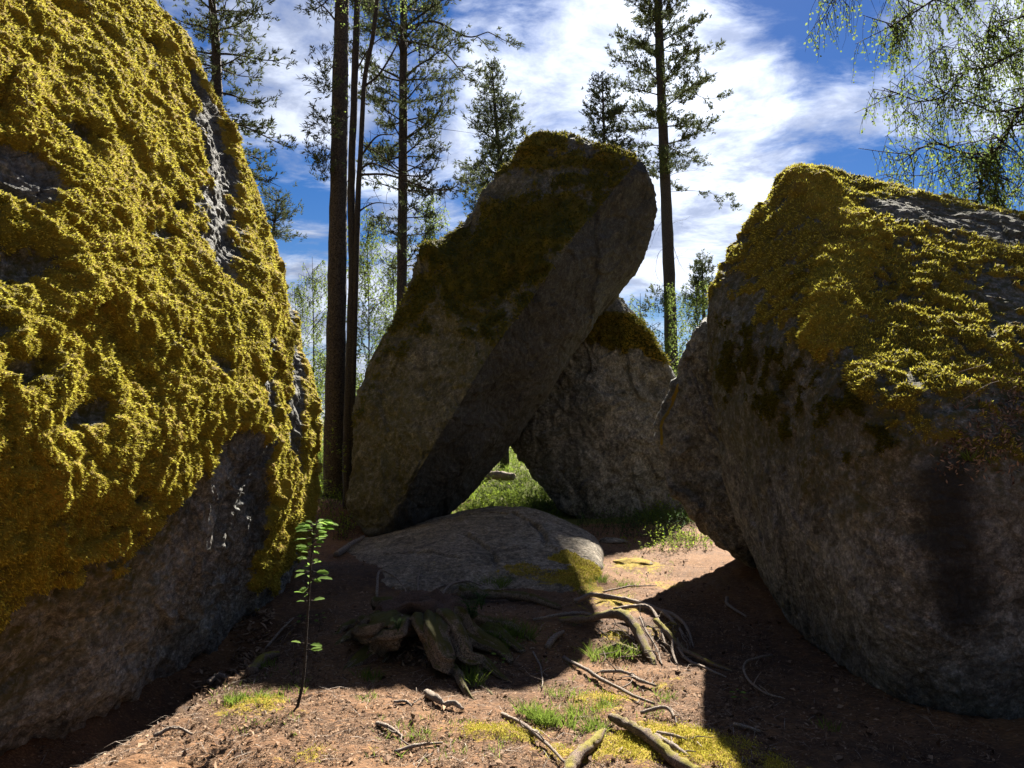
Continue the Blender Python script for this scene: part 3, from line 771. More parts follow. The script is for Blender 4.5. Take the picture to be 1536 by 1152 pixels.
sp = sprigs(Vd, T, N, sstep(moss, .35, .7) * np.clip(sstep(up, .3, .8) + crest, 0, 1), 60000, 0.017, 4)
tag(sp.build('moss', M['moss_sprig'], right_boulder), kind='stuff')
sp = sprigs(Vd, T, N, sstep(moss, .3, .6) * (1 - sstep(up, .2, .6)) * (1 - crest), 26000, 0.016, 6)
tag(sp.build('moss', M['moss_sprig_shade'], right_boulder), kind='stuff')

# ---- slab split off the right boulder, standing in its shade
pts = [(1050, 474, 8.0), (1010, 570, 8.3), (976, 640, 8.5), (982, 692, 8.5), (1030, 766, 8.3), (1084, 826, 8.1), (1130, 850, 8.2), (1120, 480, 8.2), (1150, 700, 7.9), (1080, 600, 7.9), (1075, 720, 7.9), (1120, 800, 7.8)]
B = Boulder([A_(*q) for q in pts + [(1090, 470, 10), (1040, 640, 10), (1120, 800, 9.8), (1160, 850, 9.6), (1200, 600, 9.5)]], p=40)
V, T, N = B.refine(1.35)
n1 = fbm(V, 1.4, 4, 501); n2 = fbm(V, 6, 3, 511)
moss = .8 * sstep(seg_dist(V, [B.hit(1018, 578), B.hit(992, 640), B.hit(991, 665)]), .03, .012)
disp = rock_relief(V, 85, .8)
o = empty('boulder', (2.5, 8.6, 0)); tag(o, 'dark slab leaning against the far left side of the right boulder', 'boulder', 'mossy granite boulders')
mesh_np('rock', V + N * disp[:, None], T, M['rock_right'], o, True, {'moss': moss, 'tint': .2 * sstep(n1, 0, .6), 'darken': .15 + 0 * n1, 'green': .3 + 0 * n1})

# ---- low flat rock in the path below the leaning boulder
pts = []
for x, y, z in ((-1.75, 8.0, .0), (-1.3, 7.6, .03), (-.5, 7.35, .02), (.3, 7.3, .02), (.72, 7.5, .05), (1.02, 8.2, .08), (1.2, 9.3, .12), (1.25, 10.4, .1), (.9, 11.8, .1), (-1.2, 12.2, .1), (-2.3, 11, .0), (-2.2, 9, .0),
                (-.9, 8.9, .20), (.1, 8.5, .24), (.75, 9.3, .34), (.85, 10.3, .36), (.3, 11.2, .50), (-.5, 11.3, .46), (-1.2, 10.4, .30), (-.2, 10.0, .43)):
    pts.append((x, y, z))
pts += [(x, y, -.6) for x, y in ((-1.6, 8), (.6, 7.5), (1.2, 10), (.8, 12), (-1.5, 12), (-2.3, 10))]
B = Boulder(pts, p=22, centre=(-.4, 9.7, -.35))
V, T, N = B.refine(1.1)
n1 = fbm(V, 1.2, 4, 601); n2 = fbm(V, 6, 3, 611)
S_ = B.hit
moss = sstep(seg_dist(V, [S_(858, 838), S_(885, 850), S_(878, 885)]) + .1 * n2 + .05 * n1, .34, .14)
moss = np.maximum(moss, .9 * sstep(seg_dist(V, [S_(780, 858), S_(830, 868)]) + .15 * n2 + .1 * n1, .32, .1) * .6)
moss = np.maximum(moss, .25 * sstep(seg_dist(V, [S_(600, 850), S_(700, 850)]) + .15 * n2, .3, .1))
crack = np.zeros(len(V))
for q in ([(765, 768), (800, 783), (815, 800), (818, 815), (835, 822)], [(700, 800), (740, 830), (745, 850)], [(700, 772), (730, 769), (760, 771)], [(580, 830), (640, 826), (690, 840)]):
    crack = np.maximum(crack, np.exp(-((seg_dist(V, [S_(*k) for k in q]) + .03 * n2) / .03) ** 2))
step_ = sstep(seg_dist(V, [S_(700, 800), S_(640, 830)]), .5, .1)
disp = .03 * fbm(V, .8, 3, 621) + .015 * fbm(V, 3, 3, 631) + .006 * fbm(V, 14, 3, 641) + .0025 * fbm(V, 50, 2, 651) - .05 * crack + .02 * moss + puffs(V, moss, 52) * .5
o = empty('flat_rock', (-.4, 9.7, 0)); tag(o, 'low flat rock in the path beneath the leaning boulder, right edge in sun', 'rock')
mesh_np('rock', V + N * disp[:, None], T, M['rock_flat'], o, True, {'moss': moss, 'tint': .15 * sstep(n1, 0, .6), 'darken': .3 * crack, 'green': 0 * n1})
tag(sprigs(V + N * disp[:, None], T, N, sstep(moss, .4, .7), 9000, 0.014, 7).build('moss', M['moss_sprig'], o), kind='stuff')
del V, T, N, Vd
# ------------------------------------------------------------------ trees
def tufts(mb, P, D, n, L, W, g, spread=0.8, tone=(0, 1)):
    """needle tufts: n narrow leaves round each shoot tip"""
    m = len(P); P = np.repeat(P, n, 0); D = np.repeat(D, n, 0)
    d = D + spread * rand_dirs(m * n, g)
    base = P - D * L * (g.random((m * n, 1)) * 1.3) 
    mb.blades(base, d, rand_dirs(m * n, g), L * (.6 + .7 * g.random(m * n)), W * (.7 + .6 * g.random(m * n)), a=np.repeat(g.uniform(*tone, m), n))

def unit(v): return np.asarray(v, float) / (np.linalg.norm(v) + 1e-9)

def pine_limb(wood, fol, start, direc, length, r0, g, dens=1.0, droop=0.15, tl=0.085, tw=0.016, leafy=0.35, nt=9, crook=0.25):
    """a limb with side twigs; tufts sit on its outer part"""
    k = 9; d = unit(direc); pts = [np.array(start, float)]
    side = unit(np.cross(d, (0, 0, 1)))
    for i in range(k):
        t = (i + 1) / k
        d = unit(d + crook * rand_dirs(1, g)[0] * .5 + np.array((0, 0, droop * (.6 - 1.4 * t) * -1 if droop < 0 else (-droop * (1 - t) + .22 * t * t))) * .5)
        pts.append(pts[-1] + d * length / k)
    P = curve(pts, 18); wood.tube(P, np.linspace(r0, r0 * .22, 18), 5)
    tips, dirs = [], []
    nside = max(2, int(length * 9 * dens))
    for j in range(nside):
        s = leafy * .8 + (1 - leafy * .8) * (j + g.random()) / nside; i = min(16, int(s * 17)); p0 = P[i]
        tang = unit(P[i + 1] - P[i]); sg = 1 if j % 2 else -1
        lat = unit(np.cross(tang, (0, 0, 1))) * sg
        dd = unit(tang * .75 + lat * g.uniform(.5, 1.1) + np.array((0, 0, g.uniform(-.25, .45))))
        ll = length * g.uniform(.16, .34) * (1.15 - .6 * s) + .12
        q = [p0]; e = dd
        for _ in range(4):
            e = unit(e + .35 * rand_dirs(1, g)[0] * .6 + np.array((0, 0, .06))); q.append(q[-1] + e * ll / 4)
        q = np.array(q); wood.tube(q, np.linspace(r0 * .28 + .003, .003, 5), 3, cap=False)
        for u in np.linspace(.3, 1, max(2, int(ll / .09 * dens))):
            c = q[0] + (q[-1] - q[0]) * u; c = np.array([np.interp(u * 4, range(5), q[:, z]) for z in range(3)])
            for _ in range(2):
                tips.append(c + .07 * g.normal(size=3)); dirs.append(unit(e + .6 * rand_dirs(1, g)[0] + np.array((0, 0, .35))))
    tips.append(P[-1]); dirs.append(d)
    tips = np.array(tips); dirs = np.array(dirs)
    if nt: tufts(fol, tips, dirs, nt, tl, tw, g)

def trunk_path(spec, n=24):
    P = [at(*q) for q in spec]; P[0][2] = min(P[0][2], ground_z(P[0][0], P[0][1]) - .1)
    return curve(P, n)

def finish_tree(name, label, cat, base, trunk, barkmat, limbs, twigmat, fol, leafmat, group=None, folname='foliage', big=()):
    root = empty(name, tuple(base)); tag(root, label, cat, group)
    if trunk is not None: trunk.build('trunk', barkmat, root)
    for b in big: b.build('branch', barkmat, root)
    if limbs is not None and limbs.n: tag(limbs.build('branches', twigmat, root), kind='stuff')
    if fol is not None and fol.n: tag(fol.build(folname, leafmat, root), kind='stuff')
    return root

def pine(name, label, seed, spec, radii, crown, length, dens=1.0, group=None, tl=.085, tw=.016, nt=9, whorl=.42, per=4, extra=(), bare=(), sides=14, top=None, droop=.12, flat=0.15, lf=.35):
    """spec: trunk (px,py,Y) bottom to top; crown: (py where it begins, py where it ends); length(s) of limbs, s=0 bottom 1 top"""
    g = np.random.default_rng(seed)
    P = trunk_path(spec, 40); tr = MB(); tr.tube(P, radii, sides, wob=.12, seed=seed)
    wood, fol = MB(), MB()
    Y = spec[-1][2]; z0, z1 = at(0, crown[0], Y)[2], at(0, crown[1], Y)[2]
    z = z0; k = 0
    Rm = np.interp(np.linspace(0, 1, 40), np.linspace(0, 1, len(radii)), radii)
    while z < z1:
        s = (z - z0) / (z1 - z0)
        c = np.array([np.interp(z, P[:, 2], P[:, a]) for a in range(2)] + [z]); r = np.interp(z, P[:, 2], Rm)
        ph = g.random() * 6.28
        for j in range(per):
            a = ph + j * 6.283 / per + g.normal() * .35; L = length(s) * g.uniform(.65, 1.15)
            if L < .1: continue
            el = flat + .55 * s + g.normal() * .12
            pine_limb(wood, fol, c, (math.cos(a), math.sin(a), el), L, max(.012, min(r * .38, .012 * L + .008)), g, dens, droop, tl, tw, lf, nt)
        z += whorl * g.uniform(.7, 1.3) * (1 - .4 * s)
    big = []
    for pts, r in extra:                       # single limbs seen in the photograph: (px,py,Y) polylines
        q = curve([at(*a) for a in pts], 16); b = MB(); b.tube(q, np.linspace(r, r * .3, 16), 6); big.append(b)
        for i in (6, 9, 12, 15):
            d = unit(q[i] - q[i - 1]); pine_limb(wood, fol, q[i], d + .7 * rand_dirs(1, g)[0], g.uniform(.35, .7), r * .4, g, dens, .1, tl, tw, .3, nt)
    for pts, r in bare:
        q = curve([at(*a) for a in pts], 14); b = MB(); b.tube(q, np.linspace(r, r * .25, 14), 5); big.append(b)
        for i in range(4, 14, 2):
            e = q[i] + rand_dirs(1, g)[0] * g.uniform(.15, .4) + (q[i] - q[i - 1]) * 2; wood.tube(curve([q[i], (q[i] + e) / 2 + .03 * g.normal(size=3), e], 5), [r * .3, .003], 3, cap=False)
    return finish_tree(name, label, 'tree', P[0], tr, M['pine_bark'], wood, M['twig'], fol, M['needles'], group, big=big)

# the thick trunk at the left gap: crown mostly above the frame, a few sprays show
pine('pine_tree', 'thickest pine trunk, rising between the left boulder and the leaning one', 11,
     [(502, 735, 13), (503, 600, 13), (506, 400, 13), (509, 200, 13), (513, 0, 13), (515, -60, 13)], [.20, .175, .155, .14, .12, .11], (-20, -60), lambda s: 1.1, 1.0, sides=20,
     extra=[([(508, 150, 13), (497, 135, 12.7), (490, 122, 12.5)], .012), ([(510, 170, 13), (498, 172, 12.6), (487, 182, 12.4)], .010), ([(506, 290, 13), (496, 262, 12.8)], .006)],
     bare=[([(504, 32, 13), (490, 15, 12.9), (466, -8, 12.7)], .02)])
# the pine with the slender trunk and twisted limbs
pine('pine_tree', 'slender straight pine behind the thick trunk, with many twisted drooping limbs', 12,
     [(601, 700, 16), (602, 480, 16), (604, 300, 16), (605, 100, 16), (606, -70, 16)], [.125, .11, .1, .085, .07], (400, -60), lambda s: .75 + 1.0 * s, .85, whorl=.55, per=4, lf=.4, tl=.09, tw=.022, nt=10,
     extra=[([(604, 45, 16), (650, 32, 15.6), (700, 55, 15.4), (732, 48, 15.2)], .03), ([(604, 60, 16), (660, 75, 15.6), (690, 105, 15.4), (700, 118, 15.3)], .025),
            ([(604, 275, 16), (650, 285, 15.7), (680, 282, 15.5), (690, 270, 15.4)], .022)],
     bare=[([(603, 245, 16), (650, 255, 15.7), (662, 222, 15.6), (676, 232, 15.5)], .015), ([(604, 178, 16), (640, 190, 15.8), (690, 197, 15.6)], .014), ([(603, 300, 16), (640, 325, 15.8), (676, 345, 15.6)], .012)])
# the tall pine in the right gap
pine('pine_tree', 'tall pine with a long bare trunk between the middle boulders and the right one', 13,
     [(1009, 760, 34.00), (1008, 575, 34.00), (1003, 400, 34.00), (997, 250, 34.00), (991, 120, 34.00), (985, -70, 34.00)], [.31, .285, .26, .23, .20, .17], (270, -12), lambda s: 2.0 + .7 * math.sin(s * 3) , .66, whorl=.72, per=3, lf=.3, tl=.16, tw=.042, nt=8,
     extra=[([(994, 120, 34.00), (1030, 135, 33.39), (1060, 148, 32.99), (1082, 145, 32.80)], .02), ([(1000, 288, 34.00), (1040, 286, 33.60), (1075, 292, 33.20), (1092, 295, 32.99)], .012),
            ([(990, 75, 34.00), (1030, 80, 33.39), (1065, 75, 32.99)], .02), ([(1004, 420, 34.00), (985, 440, 33.79), (970, 460, 33.79)], .008)],
     bare=[([(1002, 265, 34.00), (1020, 258, 33.60), (1058, 254, 33.20)], .012), ([(1002, 340, 34.00), (1015, 332, 33.79), (1030, 329, 33.60)], .009), ([(1003, 345, 34.00), (1012, 375, 33.79), (1022, 400, 33.60), (1036, 416, 33.39)], .012),
           ([(1002, 370, 34.00), (988, 380, 33.79), (984, 410, 33.60), (996, 430, 33.39)], .012), ([(1004, 395, 34.00), (1016, 385, 33.79), (1030, 382, 33.60)], .008), ([(1001, 320, 34.00), (985, 345, 33.79), (975, 372, 33.60)], .01), ([(1005, 460, 34.00), (1025, 470, 33.60), (1050, 474, 33.39)], .008)])
pine('pine_tree', 'small dense pine whose pointed top shows left above the leaning boulder', 14,
     [(757, 700, 20), (756, 400, 20), (752, 270, 20), (744, 180, 20), (738, 96, 20)], [.12, .10, .07, .045, .012], (350, 100), lambda s: 1.35 * (1 - s) ** .75 + .12, 1.0, whorl=.42, per=5, lf=.2, tl=.10, tw=.024, nt=9, flat=.0)
pine('pine_tree', 'narrow pine top peeping over the peak of the leaning boulder on its right', 15,
     [(908, 700, 22), (907, 300, 22), (906, 200, 22), (903, 108, 22)], [.11, .07, .045, .012], (300, 112), lambda s: 1.15 * (1 - s) ** .8 + .1, 1.1, whorl=.42, per=5, lf=.2, tl=.10, tw=.026, nt=9, flat=.05)
pine('pine_tree', 'broad pine crown rising behind the shoulder of the left boulder at the top', 16,
     [(328, 560, 13), (327, 300, 13), (325, 100, 13), (318, 0, 13), (312, -70, 13)], [.12, .10, .08, .06, .05], (250, -60), lambda s: 1.25 - .35 * s, .75, whorl=.42, per=5, lf=.25, tl=.085, tw=.020, nt=11, flat=-.1)
pine('pine_tree', 'little tuft of pine showing halfway down the edge of the left boulder', 17,
     [(398, 620, 14), (402, 420, 14), (410, 350, 14), (415, 300, 14)], [.07, .05, .03, .008], (350, 296), lambda s: .42 * (1 - s) + .22, 1.3, whorl=.22, per=5, lf=.1, tl=.07, tw=.015, nt=9, flat=.1)
pine('pine_tree', 'round topped far pine just left of the right boulder', 18,
     [(1060, 760, 32), (1058, 560, 32), (1056, 480, 32), (1053, 396, 32)], [.16, .12, .08, .03], (455, 400), lambda s: 1.1 - .55 * s, .9, whorl=.45, per=5, lf=.2, tl=.13, tw=.035, nt=8, flat=.2)

def hang(fol, wood, p, L, g, step=.045, size=.03, r=.0022, tone=(0, 1)):
    """a hanging birch twig with small leaves"""
    n = max(4, int(L / .12)); q = [np.array(p, float)]; d = unit(rand_dirs(1, g)[0] * .5 + np.array((0, 0, -.6)))
    for _ in range(n): d = unit(d * .72 + np.array((0, 0, -.33)) + .12 * g.normal(size=3)); q.append(q[-1] + d * L / n)
    q = np.array(q); wood.tube(q, [r * 1.6, r * .6], 3, cap=False)
    m = max(2, int(L / step)); s = np.sort(g.random(m)) * n
    c = np.stack([np.interp(s, range(n + 1), q[:, a]) for a in range(3)], 1)
    dd = rand_dirs(m, g) + np.array((0, 0, -.5))
    fol.blades(c + dd * size * .35, dd, rand_dirs(m, g), size * (.7 + .6 * g.random(m)), size * .72, bend=.15 * g.normal(size=m), a=g.uniform(tone[0], tone[1], m))

def birch_far(name, label, seed, px, pytop, pybot, Y, spread, n, leaf=.05, mat='far_leaf', r=.05, group='birches in the background', bark='dark_bark', pyleaf=None, tw=.006):
    g = np.random.default_rng(seed)
    lean = g.uniform(-10, 10)
    P = trunk_path([(px + lean * .2, pybot, Y), (px + lean, (pybot + pytop) / 2, Y), (px + lean * .5, pytop, Y)], 16)
    tr = MB(); tr.tube(P, [r, r * .6, r * .15], 7); wood, fol = MB(), MB()
    zt, zb = P[-1, 2], at(0, pyleaf if pyleaf else pybot - (pybot - pytop) * .25, Y)[2]
    for i in range(n):
        s = g.random() ** .8; z = zb + (zt - zb) * s
        c = np.array([np.interp(z, P[:, 2], P[:, 0]), np.interp(z, P[:, 2], P[:, 1]), z]); a = g.random() * 6.28; L = spread * (1.15 - s) * g.uniform(.5, 1.1) + .2
        e = c + np.array((math.cos(a) * L, math.sin(a) * L, L * g.uniform(.4, 1.1)))
        q = curve([c, (c + e) / 2 + np.array((0, 0, -.06 * L)), e], 6); wood.tube(q, [tw * 1.5, tw * .5], 3, cap=False)
        for k in range(8):
            p = q[g.integers(1, 6)]; hang(fol, wood, p, g.uniform(.25, .8), g, .06, leaf * 1.2, tw * .35)
    return finish_tree(name, label, 'tree', P[0], tr, M[bark], wood, M['twig'], fol, M[mat], group)

fb = [(466, 385, 700, 26, 1.3, 42, .055, 'pale fine leaved birch standing in the sky gap beside the left boulder'),
      (437, 430, 700, 30, 1.4, 32, .06, 'far birch half hidden by the edge of the left boulder'),
      (548, 330, 720, 20, 1.5, 70, .048, 'young birch with a thin dark stem just right of the two close trunks'),
      (588, 380, 720, 24, 1.4, 55, .055, 'green birch standing left of the slender pine trunk'),
      (650, 300, 700, 25, 1.6, 55, .055, 'loose birch seen through the limbs right of the slender pine'),
      (1000, 430, 740, 30, 1.7, 55, .065, 'far pale green birch right behind the tall pine trunk'),
      (1040, 425, 740, 26, 1.3, 60, .06, 'light green birch below the round topped far pine'),
      (958, 440, 740, 28, 1.2, 34, .06, 'thin far birch above the mossy peak of the supporting boulder'),
      (498, 540, 740, 34, 2.2, 60, .08, 'low bushy tree glimpsed at the foot of the thickest pine trunk'),
      (1080, 500, 760, 34, 2.4, 60, .08, 'low green tree glimpsed behind the slab of the right boulder'),
      (540, 560, 740, 30, 1.8, 50, .07, 'low bush like tree between the close trunks and the leaning boulder')]
for k, (px, pt, pb_, Y, sp_, n, lf, lab) in enumerate(fb):
    birch_far('birch_tree', lab, 40 + k, px, pt, pb_, Y, sp_, n, lf, r=.0016 * Y, tw=.0003 * Y)

# dark twin stemmed birch beside the thick pine
g = np.random.default_rng(77)
P = trunk_path([(523, 720, 12), (522, 640, 12), (526, 520, 12), (529, 400, 12), (527, 280, 12), (532, 120, 12), (538, -60, 12)], 40)
tr = MB(); tr.tube(P, [.085, .075, .068, .062, .055, .05], 12, wob=.2, seed=4); big = []
P2 = trunk_path([(529, 405, 12), (536, 330, 11.95), (541, 230, 11.9), (547, 120, 11.9), (560, 50, 11.8), (572, -60, 11.7)], 24); tr.tube(P2, [.045, .042, .036, .03], 10, wob=.15, seed=6)
wood, fol = MB(), MB()
for pts, r in (([(541, 235, 11.9), (565, 205, 11.8), (590, 202, 11.7)], .018), ([(541, 262, 11.9), (580, 262, 11.8), (620, 275, 11.7), (650, 285, 11.6), (668, 280, 11.6)], .02), ([(530, 322, 12), (560, 305, 11.9), (588, 306, 11.8)], .014),
               ([(538, 255, 12), (560, 245, 11.9), (600, 262, 11.8), (640, 262, 11.7), (652, 245, 11.7)], .02), ([(546, 130, 11.9), (570, 110, 11.8), (598, 62, 11.7), (606, 40, 11.6)], .02), ([(532, 110, 12), (560, 66, 11.9), (600, 45, 11.8)], .015),
               ([(541, 215, 12), (570, 232, 11.8), (600, 260, 11.7), (640, 290, 11.6)], .012), ([(524, 480, 12), (540, 495, 11.9)], .008)):
    q = curve([at(*a) for a in pts], 14); b = MB(); b.tube(q, np.linspace(r, r * .35, 14), 6); big.append(b)
    for i in range(3, 14):
        e = q[i] + rand_dirs(1, g)[0] * g.uniform(.15, .45); wood.tube(curve([q[i], (q[i] + e) / 2 + .04 * g.normal(size=3), e], 5), [r * .25, .003], 3, cap=False)
for i in range(70):
    px = g.uniform(500, 640); hang(fol, wood, at(px, g.uniform(-70, -5), 12 + g.uniform(-.6, .6)), g.uniform(.4, 1.15) * (1 if 530 < px < 610 else .6), g, .055, .035)
for i in range(16): hang(fol, wood, at(g.uniform(516, 532), g.uniform(20, 300), 11.9), g.uniform(.15, .4), g, .06, .03)
dark_birch = finish_tree('birch_tree', 'dark twin stemmed birch growing tight beside the thickest pine trunk', 'tree', P[0], tr, M['dark_bark'], wood, M['twig'], fol, M['birch_leaf'], big=big)

# birch reaching in from the right, its trunk outside the picture
g = np.random.default_rng(91); D0 = 9.3
tr = MB(); P = trunk_path([(1760, 760, D0 + .5), (1740, 500, D0 + .5), (1720, 200, D0 + .4), (1690, -150, D0 + .3)], 20); tr.tube(P, [.2, .17, .14, .1], 14, wob=.15)
wood, fol = MB(), MB()
big = []
limbs = [([(1730, 300, D0 + .4), (1620, 80, D0), (1536, 158, D0), (1506, 208, D0), (1478, 256, D0), (1464, 312, D0)], .035),
         ([(1536, 160, D0), (1492, 168, D0 - .1), (1452, 152, D0 - .2), (1420, 146, D0 - .2)], .012),
         ([(1560, 60, D0), (1482, 100, D0 - .1), (1450, 106, D0 - .1), (1418, 142, D0 - .2), (1380, 152, D0 - .2), (1342, 138, D0 - .2)], .016),
         ([(1490, 232, D0), (1440, 228, D0 - .1), (1402, 214, D0 - .2), (1365, 232, D0 - .3)], .016),
         ([(1486, 240, D0), (1430, 236, D0), (1395, 255, D0 + .1)], .014),
         ([(1710, 60, D0 + .4), (1560, -50, D0), (1440, -20, D0 - .2), (1372, 18, D0 - .3), (1335, 40, D0 - .3)], .022),
         ([(1440, -20, D0), (1350, -25, D0 - .2), (1270, -12, D0 - .4), (1240, 0, D0 - .4)], .012),
         ([(1700, -20, D0 + .3), (1580, 10, D0), (1500, 40, D0), (1470, 70, D0 + .1)], .018),
         ([(1600, 110, D0), (1560, 220, D0), (1536, 272, D0), (1505, 297, D0), (1488, 285, D0)], .014),
         ([(1476, 262, D0), (1490, 290, D0), (1500, 320, D0)], .010), ([(1415, 142, D0), (1395, 80, D0), (1455, 76, D0)], .006),
         ([(1440, 240, D0), (1390, 262, D0), (1330, 262, D0), (1306, 268, D0)], .007), ([(1580, 150, D0 + .2), (1540, 80, D0 + .2), (1500, 90, D0 + .2)], .012)]
for pts, r in limbs:
    q = curve([at(*a) for a in pts], 30); b = MB(); b.tube(q, np.linspace(r, r * .3, 30), 7, wob=.15); big.append(b)
    Lp = np.linalg.norm(np.diff(q, axis=0), axis=1).sum()
    for i in range(int(Lp * (6 if pts[0][0] == 1440 else 18))):
        j = g.integers(4, 30); d = unit(rand_dirs(1, g)[0] + (q[j] - q[j - 1]) * 4 + np.array((0, 0, -.1))); ll = g.uniform(.2, .6)
        e = q[j] + d * ll; wood.tube(curve([q[j], (q[j] + e) / 2 + .05 * g.normal(size=3), e], 6), [r * .25 + .003, .003], 4, cap=False)
        for _ in range(4): hang(fol, wood, q[j] + (e - q[j]) * g.uniform(.4, 1), g.uniform(.2, .55), g, .04, .036)
for i in range(150):
    px = g.uniform(1470, 1600); hang(fol, wood, at(px, g.uniform(-20, 150) + (1536 - px) * .1, D0 + g.uniform(-.4, .6)), g.uniform(.2, .6), g, .04, .04, tone=(.4, 1))
for i in range(40): hang(fol, wood, at(g.uniform(1335, 1450), g.uniform(-40, 30), D0 + g.uniform(-.4, .4)), g.uniform(.4, 1.1), g, .05, .036)
for i in range(14): hang(fol, wood, at(g.uniform(1235, 1320), g.uniform(-30, -5), D0 - .4), g.uniform(.3, .75), g, .3, .03)
finish_tree('birch_tree', 'birch reaching in from the right, leafy hanging twigs against blue sky', 'tree', P[0], tr, M['dark_bark'], wood, M['twig'], fol, M['birch_leaf'], big=big)

# unseen spruces added behind and beside the viewer to cut the sky light
g = np.random.default_rng(202); m, w = MB(), MB()
for k in range(20):
    a = math.radians(g.uniform(62, 298)); r = g.uniform(11, 22); x, y = math.sin(a) * r, math.cos(a) * r
    if (x < -1.5 and y > 0 and r < 11) or (x > 1.5 and y > 2.5 and r < 11): r = 13; x, y = math.sin(a) * r, math.cos(a) * r
    h = g.uniform(9, 15); zb = ground_z(x, y)
    w.tube(np.array([(x, y, zb), (x, y, zb + h)]), [.16, .02], 7)
    n = 1500; t = g.random(n) ** .8; th = g.random(n) * 6.283; rr = (1 - t) * 2.1 * np.sqrt(g.uniform(.1, 1, n)) + .1
    p = np.stack([x + np.cos(th) * rr, y + np.sin(th) * rr, zb + .4 + t * (h - .4) - rr * .25], 1)
    d = np.stack([np.cos(th), np.sin(th), -.3 + 0 * th], 1) + .4 * rand_dirs(n, g); m.blades(p, d, rand_dirs(n, g), g.uniform(.35, .7, n), g.uniform(.14, .26, n), a=g.random(n))
ro = empty('forest', (0, -8, 0)); tag(ro, 'unseen spruces added behind the viewer to cut the sky light', 'forest', kind='stuff')
tag(w.build('trunks', M['dark_bark'], ro), kind='stuff'); tag(m.build('foliage', M['needles'], ro), kind='stuff')
# ------------------------------------------------------------------ old stump with its roots
from mathutils.bvhtree import BVHTree
def root_tube(mb, pts, radii, n=22, sides=8, wob=.35, seed=0, a=0.0, wig=.012):
    q = curve(pts, n); q = q + wig * np.stack([perlin(q, 4, seed), perlin(q, 4, seed + 1), perlin(q, 4, seed + 2)], 1)
    mb.tube(q, radii, sides, wob=wob, seed=seed, a=a)

def gpl(lst):
    """ground polyline: (px, py, lift)"""
    return [gp(a[0], a[1]) + np.array((0, 0, a[2] if len(a) > 2 else 0)) for a in lst]

st = empty('tree_stump', tuple(gp(640, 965))); tag(st, 'old rotting stump with mossy roots gripping the ground below the flat rock', 'stump')
c = gp(640, 975); zc = c[2]
mb = MB(); g = np.random.default_rng(5)
nA, nR_ = 90, 26
A = np.linspace(0, 2 * np.pi, nA, endpoint=False)
cx, cy = at(632, 930, 5.75)[:2]
V = []
for j in range(nR_):
    t = j / (nR_ - 1)
    # from the ground up the flared side, then in over the broken top
    if t < .6: u = t / .6; rad = 1.0 - .42 * u ** .6; z = -.04 + .30 * u
    else: u = (t - .6) / .4; rad = .58 * (1 - u); z = .26 + .02 * math.sin(u * 9)
    flare = 1 + .30 * np.sin(A * 5 + .6) * (1 - min(1, t / .6)) + .10 * np.sin(A * 9 + 2) * (1 - min(1, t / .6))
    x = cx + np.cos(A) * rad * flare * .52; y = cy + np.sin(A) * rad * flare * .46
    V.append(np.stack([x, y, np.full(nA, zc + z)], 1))
V = np.vstack(V); out = V - np.array((cx, cy, zc)); out[:, 2] = 0; out /= np.linalg.norm(out, axis=1)[:, None] + 1e-6
topm = sstep(V[:, 2] - zc, .20, .27)
hol = np.exp(-(((V[:, 0] - at(612, 950, 5.35)[0]) / .16) ** 2 + ((V[:, 2] - zc - .05) / .14) ** 2)) * (V[:, 1] < cy)
V = V + out * (.05 * fbm(V, 5, 3, 700) * (1 - topm))[:, None] - out * (.34 * hol)[:, None]
V[:, 2] += topm * (.05 * fbm(V, 3.5, 4, 710) + .02 * fbm(V, 14, 3, 711))
i = np.arange(nR_ - 1)[:, None] * nA; j = np.arange(nA)[None]
Q = np.stack([i + j, i + (j + 1) % nA, i + nA + (j + 1) % nA, i + nA + j], -1).reshape(-1, 4)
mesh_np('rotten_trunk_base', V, Q, M['rot'], st)
def sp_(px, py, Y, dz=0): return at(px, py, Y) + np.array((0, 0, dz))
rts = [([sp_(585, 925, 5.5), sp_(560, 945, 5.35), *gpl([(530, 965, .03), (502, 972, -.02)])], [.09, .07, .045, .008]),
       ([sp_(600, 935, 5.4), sp_(590, 955, 5.25), *gpl([(562, 985, .04), (532, 1000, .0), (515, 1010, -.03)])], [.075, .075, .055, .035, .008]),
       ([sp_(652, 928, 5.4), sp_(654, 955, 5.2), sp_(664, 990, 5.06), *gpl([(676, 1015, .05), (700, 1042, .02), (722, 1058, -.02)])], [.085, .08, .065, .04, .02, .006]),
       ([sp_(674, 926, 5.45), sp_(684, 955, 5.3), sp_(700, 985, 5.15), *gpl([(730, 1010, .045), (762, 1026, -.01)])], [.075, .065, .045, .03, .006]),
       ([sp_(690, 922, 5.6), sp_(706, 950, 5.5), *gpl([(740, 985, .04), (768, 1000, .0)])], [.07, .065, .045, .02]),
       ([sp_(700, 918, 5.8), sp_(724, 942, 5.75), *gpl([(750, 968, .05), (782, 985, .0)])], [.05, .05, .045, .02])]
